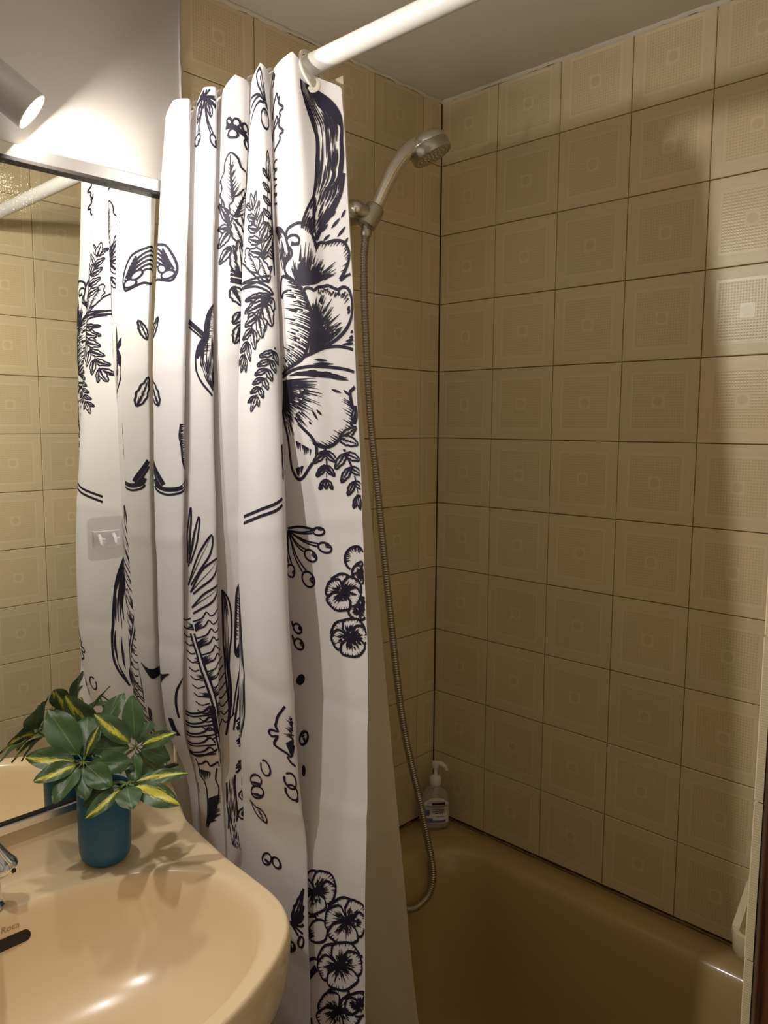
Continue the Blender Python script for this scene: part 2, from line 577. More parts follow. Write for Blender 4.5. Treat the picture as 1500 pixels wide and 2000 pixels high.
# door frame of dark wood at the end of the tiled wall
door = structure(empty('door_1', (XE, -1.02, 0)))
mb = MB((XE, -1.02, 0))
mb.box((XE - 0.006, -1.10, 0.0), (XE + 0.003, YF - 0.0125, 2.05), 0.002)
jamb = mb.build('jamb', 'wood', door)
mb = MB((XE, -1.02, 0))
mb.box((XE - 0.018, -1.10, 0.0), (XE - 0.006, -1.02, 2.05), 0.003)
mb.build('door_stop', 'wood', door)
mb = MB((XE, -1.02, 0))
mb.box((-1.55, -1.10, 2.02), (XE - 0.006, YF - 0.0125, 2.06), 0.002)
mb.build('head', 'wood', door)
mb = MB((XE, -1.02, 0))
mb.box((-1.558, -1.10, 0.0), (-1.545, YF - 0.0125, 2.02), 0.002)
mb.build('jamb', 'wood', door)

# ------------------------------------------------------------------ bathtub
def round_rect(x0, x1, y0, y1, r, z, n=24):
    pts = []
    for (cx, cy, a0) in ((x1 - r, y1 - r, 0), (x0 + r, y1 - r, 90), (x0 + r, y0 + r, 180), (x1 - r, y0 + r, 270)):
        for k in range(n):
            a = math.radians(a0 + 90 * k / (n - 1))
            pts.append((cx + r * math.cos(a), cy + r * math.sin(a), z))
    return pts

tx0, tx1, ty0, ty1 = -0.645, -0.0005, -0.949, -0.0005
ix0, ix1, iy0, iy1 = -0.590, -0.070, -0.868, -0.098
rings = [round_rect(tx0, tx1, ty0, ty1, 0.012, 0.0), round_rect(tx0, tx1, ty0, ty1, 0.012, RIM - 0.012),
         round_rect(tx0 + 0.003, tx1, ty0, ty1, 0.012, RIM - 0.003), round_rect(tx0 + 0.012, tx1 - 0.004, ty0 + 0.004, ty1 - 0.004, 0.012, RIM)]
for (grow, z, rr) in ((0.016, RIM - 0.0005, 0.13), (0.008, RIM - 0.003, 0.125), (0.0, RIM - 0.010, 0.12), (-0.006, RIM - 0.022, 0.12),
                      (-0.014, RIM - 0.07, 0.12), (-0.03, 0.36, 0.125), (-0.045, 0.25, 0.13), (-0.065, 0.195, 0.13), (-0.10, 0.165, 0.11), (-0.16, 0.155, 0.08)):
    rings.append(round_rect(ix0 - grow, ix1 + grow, iy0 - grow, iy1 + grow, rr, z))
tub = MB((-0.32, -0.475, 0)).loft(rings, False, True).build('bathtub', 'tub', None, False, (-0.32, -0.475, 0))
autosmooth(tub, 50)
tag(tub, 'beige enamelled bathtub set between the tiled walls behind the curtain', 'bathtub')

# ------------------------------------------------------------------ wash basin
BX, BY = -1.045, -0.283
half = [(0.0, -0.003), (0.15, -0.003), (0.297, -0.003), (0.327, -0.006), (0.338, -0.020), (0.335, -0.05), (0.324, -0.12), (0.314, -0.20), (0.310, -0.27), (0.305, -0.33), (0.292, -0.372), (0.270, -0.405),
        (0.229, -0.437), (0.170, -0.466), (0.120, -0.483), (0.06, -0.494), (0.0, -0.497)]
poly = [Vector((dx, y, 0)) for dx, y in half]
poly = poly + [Vector((-v.x, v.y, 0)) for v in reversed(poly[1:-1])]
poly = catmull(poly + [poly[0]], 8)[:-1]
NB = 144
# resample the outline by angle about the bowl centre so that bowl and outline rings match
angs = [math.atan2(v.y - BY, v.x) for v in poly]
order = sorted(range(len(poly)), key=lambda i: angs[i])
aa = np.array([angs[i] for i in order])
rr_ = np.array([math.hypot(poly[i].x, poly[i].y - BY) for i in order])
th = np.linspace(-math.pi, math.pi, NB, endpoint=False)
Rout = np.interp(th, np.concatenate([aa - 2 * math.pi, aa, aa + 2 * math.pi]), np.tile(rr_, 3))
A_, B_ = 0.273, 0.184
Rin = 1.0 / ((np.abs(np.cos(th)) / A_) ** 2.15 + (np.abs(np.sin(th)) / B_) ** 2.15) ** (1 / 2.15)
ZB = 0.842
def basin_ring(rad, z, lift=True):
    out = []
    for k in range(NB):
        x, y = BX + rad[k] * math.cos(th[k]), BY + rad[k] * math.sin(th[k])
        zz = z
        if lift:
            t = min(1, max(0, (y + 0.036) / 0.030))
            zz += 0.066 * t * t * (3 - 2 * t)
        out.append((x, y, zz))
    return out
rings = [basin_ring(Rin * 0.40, ZB - 0.175, False), basin_ring(Rout * 0.62, ZB - 0.165, False), basin_ring(Rout * 0.86, ZB - 0.125, False), basin_ring(Rout * 0.965, ZB - 0.085, False),
         basin_ring(Rout * 0.992, ZB - 0.05, False), basin_ring(Rout, ZB - 0.018), basin_ring(Rout * 0.998, ZB - 0.009), basin_ring(Rout * 0.990, ZB - 0.003), basin_ring(Rout * 0.978, ZB)]
for t in (0.12, 0.25, 0.38, 0.5, 0.62, 0.75, 0.88):
    rings.append(basin_ring(Rout * 0.978 * (1 - t) + Rin * 1.06 * t, ZB))
rings += [basin_ring(Rin * 1.045, ZB - 0.0005), basin_ring(Rin * 1.02, ZB - 0.003), basin_ring(Rin * 1.0, ZB - 0.009), basin_ring(Rin * 0.98, ZB - 0.019), basin_ring(Rin * 0.95, ZB - 0.042, False),
          basin_ring(Rin * 0.90, ZB - 0.072, False), basin_ring(Rin * 0.80, ZB - 0.105, False), basin_ring(Rin * 0.64, ZB - 0.130, False), basin_ring(Rin * 0.45, ZB - 0.143, False), basin_ring(Rin * 0.25, ZB - 0.149, False), basin_ring(Rin * 0.10, ZB - 0.152, False)]
basin = empty('wash_basin', (BX, BY, 0), 'beige ceramic pedestal wash basin with an oval bowl under the mirror', 'basin')
o = MB((BX, BY, 0)).loft(rings, True, True).build('bowl', 'ceramic', basin)
autosmooth(o, 60)
o = MB((BX, BY, 0)).lathe([(0.095, 0.0), (0.098, 0.02), (0.085, 0.10), (0.078, 0.35), (0.085, 0.55), (0.105, 0.70)], 40, (BX, BY + 0.06, 0)).build('pedestal', 'ceramic', basin)
autosmooth(o)
o = MB((BX, BY, 0)).lathe([(0.0, 0.0), (0.021, 0.0), (0.023, 0.002), (0.020, 0.004), (0.0, 0.0035)], 28, (BX, BY, ZB - 0.1535)).build('drain', 'chrome', basin)

_bz = [ZB, ZB - 0.009, ZB - 0.019, ZB - 0.042, ZB - 0.072, ZB - 0.105]
_bk = [1.06, 1.0, 0.98, 0.95, 0.90, 0.80]
def bowl_y(x, z):
    k = float(np.interp(-z, [-q for q in _bz], _bk))
    u = min(0.99, abs((x - BX) / (k * A_)))
    return BY + k * B_ * (1 - u ** 2.15) ** (1 / 2.15)

def on_bowl(x, z, lift):
    return (x, bowl_y(x, z) - lift, z + lift * 0.25)

# overflow slot: dark stadium following the bowl wall
vs, fs = [], []
n = 40
for lift, grow in ((-0.002, 0.0), (0.0006, 0.0)):
    for k in range(n):
        a = 2 * math.pi * k / n
        cx = 0.038 * (1 if math.cos(a) > 0 else -1)
        vs.append(Vector(on_bowl(BX + cx + 0.0075 * math.cos(a), ZB - 0.040 + 0.0075 * math.sin(a), lift)) - Vector((BX, BY, 0)))
for k in range(n):
    fs.append((k, (k + 1) % n, n + (k + 1) % n, n + k))
for k in range(n // 2):        # strip fill between the two halves
    a_, b_ = n + k, n + (n - 1 - k)
    if k + 1 < n // 2:
        fs.append((a_, a_ + 1, b_ - 1, b_))
obj('overflow_slot', vs, fs, 'dark', basin)

# maker's name above the slot
fc = bpy.data.curves.new('maker_name', 'FONT')
fc.body = 'Roca'
fc.size = 0.0125
fc.shear = 0.25
fc.align_x = 'CENTER'
tmp = bpy.data.objects.new('maker_name_tmp', fc)
COL.objects.link(tmp)
bpy.context.view_layer.update()
dg = bpy.context.evaluated_depsgraph_get()
me_t = tmp.evaluated_get(dg).to_mesh()
tv = [v.co.copy() for v in me_t.vertices]
tf = [tuple(p.vertices) for p in me_t.polygons]
tmp.evaluated_get(dg).to_mesh_clear()
bpy.data.objects.remove(tmp)
bpy.data.curves.remove(fc)
mk = plain('grey_brown_print', (0.36, 0.25, 0.15), 0.4)
obj('maker_name', [Vector(on_bowl(BX + 0.020 + v.x, ZB - 0.026 + v.y * 0.85, 0.0007)) - Vector((BX, BY, 0)) for v in tv], tf, mk, basin)

# ------------------------------------------------------------------ basin tap
TX, TY = -1.045, -0.070
tap = empty('basin_tap', (TX, TY, ZB), 'chrome single lever tap on the beige basin beside the blue pot', 'tap')
org = (TX, TY, ZB)
o = MB(org).lathe([(0.026, 0.0004), (0.027, 0.004), (0.0245, 0.008), (0.0225, 0.012), (0.0225, 0.05), (0.023, 0.062), (0.020, 0.070), (0.0, 0.072)], 36, (TX, TY, ZB)).build('body', 'chrome', tap)
autosmooth(o)
o = MB(org).tube(catmull([(TX - 0.005, TY - 0.008, ZB + 0.030), (TX - 0.025, TY - 0.042, ZB + 0.042), (TX - 0.050, TY - 0.084, ZB + 0.046), (TX - 0.062, TY - 0.103, ZB + 0.036), (TX - 0.064, TY - 0.107, ZB + 0.022)], 6), [0.0145] * 14 + [0.0135] * 11, 18).build('spout', 'chrome', tap)
autosmooth(o)
lev = [(TX - 0.004, TY + 0.004, ZB + 0.125), (TX + 0.004, TY - 0.002, ZB + 0.105), (TX + 0.016, TY - 0.012, ZB + 0.075), (TX + 0.023, TY - 0.018, ZB + 0.058), (TX + 0.027, TY - 0.021, ZB + 0.049)]
o = MB(org).tube(catmull(lev, 6), [0.0070 + 0.0115 * min(1.0, k / 17) ** 1.6 for k in range(20)] + [0.0180, 0.0165, 0.0140, 0.0100, 0.0030], 24).build('lever', 'chrome', tap, True)
q = Vector(lev[3])
mk = Vector((0.25, -0.9, 0.12)).normalized()
o = MB(org).box((q.x + 0.0035, q.y - 0.0188, q.z - 0.003), (q.x + 0.0085, q.y - 0.0165, q.z + 0.002)).build('indicator', 'dark', tap)

# ------------------------------------------------------------------ mirror
MX0, MX1, MZ0, MZ1, MY = -1.36, -0.705, 0.909, 1.876, -0.012
mirror = empty('wall_mirror', ((MX0 + MX1) / 2, -0.006, MZ0), 'large wall mirror with a slim aluminium frame behind the basin', 'mirror')
org = ((MX0 + MX1) / 2, -0.006, MZ0)
glass = MB((MX0 + 0.35, MY, MZ0 + 0.45)).box((MX0 + 0.004, MY, MZ0 + 0.004), (MX1 - 0.004, -0.004, MZ1 - 0.004)).build('glass', 'mirror', mirror)
glass.location = Vector((MX0 + 0.35, MY, MZ0 + 0.45)) - Vector(org)
for nm, a, b in (('top_rail', (MX0, -0.022, MZ1 - 0.004), (MX1, -0.0015, MZ1 + 0.016)), ('bottom_rail', (MX0, -0.020, MZ0 - 0.0), (MX1, -0.0015, MZ0 + 0.014)),
                 ('side_rail', (MX0 - 0.004, -0.016, MZ0 + 0.014), (MX0 + 0.006, -0.0015, MZ1 - 0.004)), ('side_rail', (MX1 - 0.004, -0.016, MZ0 + 0.014), (MX1 + 0.002, -0.0015, MZ1 - 0.004))):
    MB(org).box(a, b, 0.0015).build(nm, 'aluminium', mirror)
# thin dark gasket lines between frame and glass
for nm, a, b in (('gasket', (MX0, -0.0235, MZ1 - 0.008), (MX1, -0.010, MZ1 - 0.0035)), ('gasket', (MX0, -0.0165, MZ0 + 0.0135), (MX1, -0.010, MZ0 + 0.0165))):
    MB(org).box(a, b).build(nm, 'dark', mirror)

# clear adhesive hook on the glass
hk = empty('adhesive_hook', (-0.8195, MY, 1.3305), 'clear plastic adhesive hook stuck on the mirror glass', 'hook')
ring = [(p[0], 0, p[1]) for p in [(q[0], q[1]) for q in round_rect(-0.031, 0.031, -0.034, 0.034, 0.008, 0, 8)]]
rings = [[(p[0], 0.0, p[2]) for p in ring], [(p[0], -0.0012, p[2]) for p in ring], [(p[0] * 0.97, -0.0016, p[2] * 0.97) for p in ring]]
MB().loft(rings, True, True).build('pad', 'clearpad', hk)
mb = MB()
mb.box((-0.022, -0.004, -0.014), (0.022, -0.0016, 0.012), 0.001)
mb.tube(catmull([(-0.014, -0.004, 0.006), (-0.014, -0.010, 0.0), (-0.014, -0.013, -0.006), (-0.014, -0.018, -0.006), (-0.014, -0.020, 0.002)], 5), 0.0028, 10)
mb.tube(catmull([(0.010, -0.004, 0.006), (0.010, -0.010, 0.0), (0.010, -0.013, -0.006), (0.010, -0.018, -0.006), (0.010, -0.020, 0.002)], 5), 0.0028, 10)
o = mb.build('hook', 'clearhook', hk)
autosmooth(o)

# ------------------------------------------------------------------ spotlights over the mirror
def spotlight(disc, axis, label, power):
    ax = Vector(axis).normalized()
    d0 = Vector(disc)
    back = d0 - ax * 0.125
    sp = empty('spotlight', back, label, 'lamp', 'spotlights above the mirror')
    o = MB(back).lathe([(0.0, 0.0), (0.020, 0.0), (0.0265, 0.006), (0.0275, 0.012), (0.0275, 0.124), (0.0265, 0.1255), (0.0245, 0.1255), (0.0245, 0.116), (0.0, 0.116)], 40, back, ax).build('housing', 'lampgrey', sp)
    autosmooth(o, 35)
    o = MB(back).lathe([(0.0, 0.117), (0.0235, 0.117), (0.0242, 0.121), (0.016, 0.1245), (0.0, 0.1255)], 32, back, ax).build('lens', 'lens', sp)
    autosmooth(o)
    piv = back + ax * 0.035
    w = Vector((piv.x, -0.001, piv.z + 0.02))
    o = MB(back).tube(catmull([piv, (piv.x, piv.y * 0.5, piv.z + 0.022), w], 6), 0.007, 14).build('arm', 'lampgrey', sp)
    autosmooth(o)
    o = MB(back).lathe([(0.030, 0.0), (0.030, 0.010), (0.026, 0.014), (0.0, 0.014)], 32, w, (0, -1, 0)).build('wall_plate', 'lampgrey', sp)
    autosmooth(o, 35)
    ld = bpy.data.lights.new('spotlight_beam', 'AREA')
    ld.shape = 'DISK'
    ld.size = 0.046
    ld.energy = power
    ld.color = LAMP_COLOUR
    lo = bpy.data.objects.new('beam', ld)
    COL.objects.link(lo)
    lo.parent = sp
    lo.location = ax * 0.1265
    lo.rotation_euler = ax.to_track_quat('-Z', 'Y').to_euler()
    return sp

spotlight((-0.927, -0.056, 1.927), (0.703, -0.359, -0.613), 'pale grey cylinder spotlight with a lit lens above the mirror', LAMP_WATTS)
spotlight((-1.250, -0.180, 1.930), (0.22, -0.86, -0.36), 'pale grey spotlight at the far left end above the mirror', LAMP_WATTS * 3.1)

# ------------------------------------------------------------------ potted plant
PX, PY = -0.868, -0.072
plant = empty('potted_plant', (PX, PY, ZB), 'variegated umbrella plant in a petrol blue pot on the basin', 'plant')
org = Vector((PX, PY, ZB))
o = MB(org).lathe([(0.0, 0.0005), (0.022, 0.0005), (0.030, 0.003), (0.0355, 0.010), (0.0378, 0.020), (0.0385, 0.045), (0.0388, 0.117), (0.0375, 0.1185), (0.0360, 0.117), (0.0355, 0.100), (0.0, 0.100)], 56, (PX, PY, ZB)).build('pot', 'pot', plant)
autosmooth(o, 50)
o = MB(org).lathe([(0.0, 0.100), (0.0350, 0.1005), (0.030, 0.106), (0.014, 0.109), (0.0, 0.1085)], 32, (PX, PY, ZB)).build('soil', 'soil', plant)
autosmooth(o)

LEAF_CLUSTERS = [
 ((-0.9062, -0.0911, 1.0158), [((-0.972, -0.0491, 1.0312), 0.36, 1), ((-0.974, -0.08, 1.0066), 0.34, 1), ((-0.9617, -0.1114, 0.9813), 0.42, 0), ((-0.9258, -0.1344, 0.9811), 0.42, 0), ((-0.8958, -0.149, 0.994), 0.5, 0), ((-0.8569, -0.1427, 1.0139), 0.4, 0), ((-0.9304, -0.0314, 1.0858), 0.48, 0), ((-0.8744, -0.0434, 1.066), 0.5, 0), ((-0.8866, -0.1031, 1.0681), 0.22, 1)]),
 ((-0.8372, -0.1179, 1.0248), [((-0.8308, -0.0981, 1.0994), 0.36, 0), ((-0.8844, -0.0885, 1.0823), 0.34, 1), ((-0.8974, -0.0971, 1.0352), 0.44, 0), ((-0.7996, -0.1674, 1.0505), 0.3, 1), ((-0.7916, -0.1404, 0.9998), 0.44, 0), ((-0.7926, -0.1165, 0.9612), 0.4, 0), ((-0.8615, -0.157, 0.9857), 0.4, 0), ((-0.783, -0.07, 1.0417), 0.3, 0)]),
 ((-0.8695, -0.1481, 0.9893), [((-0.9253, -0.1227, 0.9661), 0.3, 0), ((-0.932, -0.1459, 0.9594), 0.3, 1), ((-0.8862, -0.1914, 0.9733), 0.66, 0), ((-0.8298, -0.2216, 0.9698), 0.34, 2), ((-0.8017, -0.2022, 1.0017), 0.22, 1), ((-0.8177, -0.1431, 0.9944), 0.3, 0)]),
 ((-0.8553, -0.0318, 1.0279), [((-0.813, -0.0318, 1.0844), 0.38, 0), ((-0.9038, -0.0337, 1.0986), 0.36, 1), ((-0.8867, -0.0333, 1.086), 0.38, 1), ((-0.8459, -0.0736, 1.0631), 0.34, 1), ((-0.8805, -0.0476, 1.0006), 0.4, 0), ((-0.8203, -0.0371, 1.0041), 0.42, 0)]),
]

view = Vector((-0.717, -0.688, 0.0))
crown = [Vector(c) for c, _ in LEAF_CLUSTERS]
root = Vector((PX, PY, ZB + 0.1))
mb = MB(org)
for i, c in enumerate(crown):
    base = root + Vector((0.008 * math.cos(i * 1.7), 0.008 * math.sin(i * 1.7), 0))
    mid = base.lerp(c, 0.55) + Vector((0, 0, 0.012))
    mb.tube(catmull([base, mid, c], 6), [0.0030 - 0.0012 * k / 12 for k in range(13)], 8)
o = mb.build('stems', 'stem', plant)
autosmooth(o)
lr = random.Random(21)
for ci, (c, ls) in enumerate(LEAF_CLUSTERS):
    c = Vector(c)
    for (tip, wr, kind) in ls:
        tip = Vector(tip)
        v = tip - c
        L = v.length
        dirv = v.normalized()
        st = c + dirv * (L * 0.14)
        Lb = L * 0.86
        upv = (view * 0.80 + Vector((0, 0, 1)) * 0.60 + Vector((lr.uniform(-.25, .25), lr.uniform(-.25, .25), 0)))
        upv = (upv - dirv * upv.dot(dirv)).normalized()
        side = dirv.cross(upv).normalized()
        W = min(wr * L * 0.66, 0.027)
        nt_, ns_ = 11, 6
        vs, fs, uvs = [], [], []
        for a in range(nt_ + 1):
            t = a / nt_
            prof = (math.sin(math.pi * min(1.0, t ** 0.80) * 0.985 + 0.012)) ** 0.72 * (0.72 + 0.36 * t)
            sag = -0.16 * L * (t * t) + 0.10 * L * t
            for b_ in range(ns_ + 1):
                s = b_ / ns_ * 2 - 1
                p = st + dirv * (Lb * t) + side * (s * W * prof) + upv * (sag + 0.16 * W * abs(s) * prof + 0.0016 * math.sin(9 * t + 4 * s))
                vs.append(p - org)
                uvs.append((t, b_ / ns_))
        for a in range(nt_):
            for b_ in range(ns_):
                i0 = a * (ns_ + 1) + b_
                fs.append((i0, i0 + 1, i0 + ns_ + 2, i0 + ns_ + 1))
        ymax = max(v_.y for v_ in vs) + org.y
        if ymax > -0.026:                       # keep clear of the mirror
            for v_ in vs:
                v_.y -= (ymax + 0.026)
        lf = obj('leaf', vs, fs, ('leaf', 'leafvar', 'leafyel')[kind], plant, True)
        uvl = lf.data.uv_layers.new(name='UVMap')
        for lp in lf.data.loops:
            uvl.data[lp.index].uv = uvs[lp.vertex_index]
        pk = MB(org).tube([c, c.lerp(st, 0.5) + upv * 0.001, st + dirv * 0.002], [0.0011, 0.0009, 0.0007], 6).build('leaf_stalk', 'stem', lf, True)

# ------------------------------------------------------------------ shower
sh = empty('hand_shower', (-0.335, 0.0, 1.905), 'chrome hand shower resting in its wall holder beside the curtain', 'shower')
org = Vector((-0.335, 0.0, 1.905))
S0 = Vector((-0.342, -0.0005, 1.908))
E0 = Vector((-0.318, -0.072, 1.912))
axh = (E0 - S0).normalized()
o = MB(org).lathe([(0.030, 0.0), (0.031, 0.004), (0.026, 0.008), (0.0235, 0.02), (0.0235, 0.060), (0.021, 0.069), (0.0, 0.073)], 32, S0, axh).build('wall_bracket', 'dullchrome', sh)
autosmooth(o, 35)
cap = Vector((-0.334, -0.072, 1.912))
o = MB(org).lathe([(0.0, -0.004), (0.0135, -0.004), (0.0142, 0.002), (0.0115, 0.009), (0.006, 0.0132), (0.0, 0.0142)], 28, cap, (-0.35, -0.93, 0.05)).build('screw_cap', 'chrome', sh)
autosmooth(o)
# swivel clamp: short sleeve tilted along the handle
HB = Vector((-0.300, -0.078, 1.905))
hd = Vector((0.30, -0.16, 0.60)).normalized()
o = MB(org).lathe([(0.0150, -0.024), (0.0188, -0.021), (0.0196, 0.0), (0.0188, 0.018), (0.0160, 0.021)], 28, HB, hd).build('clamp', 'dullchrome', sh)
autosmooth(o, 35)
o = MB(org).tube([cap + Vector((0.002, 0.004, 0)), HB], 0.0165, 24).build('clamp_collar', 'dullchrome', sh)
autosmooth(o, 35)
hp = [HB - hd * 0.018, HB + hd * 0.02, (-0.276, -0.092, 1.962), (-0.259, -0.101, 1.998), (-0.236, -0.112, 2.030), (-0.212, -0.121, 2.048)]
path = catmull(hp, 8)
nrad = len(path)
o = MB(org).tube(path, [0.0118 + 0.0048 * (k / (nrad - 1)) for k in range(nrad)], 22).build('handle', 'chrome', sh)
autosmooth(o)
HC = Vector((-0.194, -0.128, 2.046))
hax = Vector((0.30, -0.35, -0.88)).normalized()
o = MB(org).lathe([(0.0, -0.023), (0.016, -0.0225), (0.030, -0.0185), (0.0385, -0.010), (0.0405, -0.002), (0.0400, 0.0)], 44, HC, hax).build('head', 'chrome', sh)
autosmooth(o, 50)
o = MB(org).lathe([(0.0402, 0.0), (0.0408, 0.002), (0.0402, 0.019), (0.0385, 0.0215), (0.0360, 0.0205), (0.0, 0.0185)], 44, HC, hax).build('head_ring', 'dullchrome', sh)
autosmooth(o, 35)
mb = MB(org)
e1 = hax.orthogonal().normalized()
e2 = hax.cross(e1)
for rad, cnt in ((0.0, 1), (0.008, 6), (0.016, 12), (0.024, 18), (0.032, 26)):
    for k in range(cnt):
        a = 2 * math.pi * k / cnt + rad * 40
        c0 = HC + hax * 0.0178 + e1 * (rad * math.cos(a)) + e2 * (rad * math.sin(a))
        mb.lathe([(0.0016, 0.0), (0.0013, 0.003), (0.0, 0.0032)], 8, c0, hax)
jets = mb.build('spray_jets', 'creamplastic', sh)
jets['kind'] = 'stuff'

hose = empty('shower_hose', (-0.31, -0.07, 1.88), 'ribbed steel shower hose hanging down the tiled corner into the tub', 'hose')
org = Vector((-0.31, -0.07, 1.88))
hpts = [HB - hd * 0.020, HB + Vector((-0.0085, 0.006, -0.044)), (-0.3105, -0.070, 1.820), (-0.308, -0.070, 1.735), (-0.298, -0.075, 1.539), (-0.281, -0.080, 1.387), (-0.260, -0.090, 1.178), (-0.224, -0.100, 0.901),
        (-0.184, -0.112, 0.722), (-0.162, -0.125, 0.601), (-0.1545, -0.132, 0.538), (-0.166, -0.135, 0.502), (-0.195, -0.136, 0.489), (-0.233, -0.136, 0.492), (-0.30, -0.130, 0.53), (-0.37, -0.105, 0.62), (-0.40, -0.09, 0.70), (-0.405, -0.085, 0.745)]
dense = catmull(hpts, 60)
# resample by length with a rib every 4.2 mm
cum = [0.0]
for i in range(1, len(dense)):
    cum.append(cum[-1] + (dense[i] - dense[i - 1]).length)
tot = cum[-1]
pitch = 0.0052
steps = int(tot / pitch) * 4
pp, rr2 = [], []
j = 0
for s in range(steps + 1):
    L_ = tot * s / steps
    while j < len(cum) - 2 and cum[j + 1] < L_:
        j += 1
    f_ = (L_ - cum[j]) / max(1e-9, cum[j + 1] - cum[j])
    pp.append(dense[j].lerp(dense[j + 1], f_))
    rr2.append((0.0054, 0.0074, 0.0080, 0.0074)[s % 4])
o = MB(org).tube(pp, rr2, 12).build('ribbed_tube', 'hose', hose, True)
o = MB(org).lathe([(0.0085, 0.0), (0.0105, 0.004), (0.0105, 0.018), (0.008, 0.022)], 24, HB + Vector((-0.0080, 0.006, -0.040)), (0.15, -0.08, 0.98)).build('upper_nut', 'dullchrome', hose)
autosmooth(o, 35)
o = MB(org).lathe([(0.010, 0.0), (0.010, 0.03), (0.012, 0.032), (0.012, 0.045)], 24, (-0.405, -0.085, 0.735), (0, 0, 1)).build('lower_nut', 'dullchrome', hose)
autosmooth(o, 35)
# the wall outlet the hose runs to, behind the curtain
wo = MB((-0.405, -0.04, 0.79)).tube(catmull([(-0.405, -0.001, 0.800), (-0.405, -0.05, 0.800), (-0.405, -0.078, 0.795), (-0.405, -0.085, 0.778)], 8), 0.0135, 20)
wo.lathe([(0.030, 0.0), (0.030, 0.006), (0.020, 0.012), (0.0, 0.012)], 32, (-0.405, -0.001, 0.800), (0, -1, 0))
o = wo.build('wall_outlet', 'dullchrome', None, False, (-0.405, -0.04, 0.79))
autosmooth(o, 40)
tag(o, 'dull chrome wall outlet feeding the shower hose behind the curtain', 'pipe')

# ------------------------------------------------------------------ soap bottle
SX, SY = -0.052, -0.050
bot = empty('soap_bottle', (SX, SY, RIM), 'clear pump soap bottle with white label in the tub corner', 'bottle')
org = Vector((SX, SY, RIM))
fd = Vector((-0.66, -0.75, 0)).normalized()      # label faces the room
sd = Vector((fd.y, -fd.x, 0))
def bottle_ring(w, dpt, z, n=36):
    out = []
    for k in range(n):
        a = 2 * math.pi * k / n
        ca, sa = math.cos(a), math.sin(a)
        e = 2 / 2.6
        x = w * abs(ca) ** e * (1 if ca > 0 else -1)
        y = dpt * abs(sa) ** e * (1 if sa > 0 else -1)
        out.append(org + sd * x + fd * y + Vector((0, 0, z)))
    return out
prof = [(0.024, 0.015, 0.0005), (0.031, 0.019, 0.003), (0.0335, 0.0205, 0.010), (0.0335, 0.0205, 0.055), (0.0328, 0.020, 0.070), (0.030, 0.018, 0.083), (0.022, 0.015, 0.093), (0.013, 0.012, 0.099), (0.0105, 0.0105, 0.103), (0.0105, 0.0105, 0.110)]
o = MB(org).loft([bottle_ring(*q) for q in prof], True, True).build('body', 'bottle', bot)
autosmooth(o, 60)
prof2 = [(q[0] * 0.93, q[1] * 0.9, q[2] + 0.002) for q in prof[:5]]
o = MB(org).loft([bottle_ring(*q) for q in prof2], True, True).build('soap', 'gel', bot)
autosmooth(o, 60)
def label_patch(x0, x1, z0, z1, lift, top_round=0.0, n=10):
    vs, fs = [], []
    for i in range(n + 1):
        x = x0 + (x1 - x0) * i / n
        u = min(0.995, abs(x) / 0.0335)
        dep = 0.0205 * (1 - u ** 2.6) ** (1 / 2.6) + lift
        ztop = z1 - top_round * (abs(x) / 0.03) ** 2.5
        for (z, dd) in ((z0, dep), (ztop, dep - max(0, ztop - 0.058) * 0.08)):
            vs.append(sd * x + fd * dd + Vector((0, 0, z)))
    for i in range(n):
        fs.append((2 * i, 2 * i + 2, 2 * i + 3, 2 * i + 1))
    return vs, fs
v_, f_ = label_patch(-0.029, 0.029, 0.018, 0.079, 0.0006, 0.016)
lab = obj('label', v_, f_, 'label', bot, True)
mb = MB()
for (x0, x1, z0, z1) in ((-0.020, 0.010, 0.0625, 0.0675), (-0.024, 0.024, 0.0585, 0.0595), (-0.018, 0.006, 0.0545, 0.0558), (-0.018, 0.010, 0.0505, 0.0518), (-0.018, 0.010, 0.0465, 0.0478), (-0.018, 0.004, 0.0425, 0.0438), (-0.018, 0.000, 0.034, 0.0352)):
    mb.add(*label_patch(x0, x1, z0, z1, 0.0010))
mb.build('print', 'ink', lab)
mb = MB()
mb.add(*label_patch(-0.022, 0.027, 0.0195, 0.0255, 0.0010))
mb.add(*label_patch(0.008, 0.025, 0.0255, 0.031, 0.0010))
mb.add(*label_patch(0.016, 0.026, 0.037, 0.050, 0.0010))
mb.build('band', 'labelblue', lab)
top = Vector((SX, SY, RIM))
pump = MB(org).lathe([(0.0125, 0.104), (0.0135, 0.106), (0.0135, 0.120), (0.011, 0.124), (0.006, 0.126), (0.0045, 0.128), (0.0045, 0.142), (0.0065, 0.143), (0.0075, 0.148), (0.0095, 0.153), (0.0085, 0.158), (0.0, 0.160)], 28, top)
nz = Vector((0.45, -0.85, 0)).normalized()
pump.tube(catmull([top + Vector((0, 0, 0.154)), top + nz * 0.012 + Vector((0, 0, 0.155)), top + nz * 0.022 + Vector((0, 0, 0.149)), top + nz * 0.027 + Vector((0, 0, 0.141))], 5), [0.0062] * 8 + [0.0050] * 4 + [0.0038] * 4, 14)
o = pump.build('pump', 'whiteplastic', bot)
autosmooth(o, 45)
o = MB(org).tube([top + Vector((0, 0, 0.012)), top + Vector((0, 0, 0.104))], 0.0035, 10).build('dip_tube', 'whiteplastic', bot)

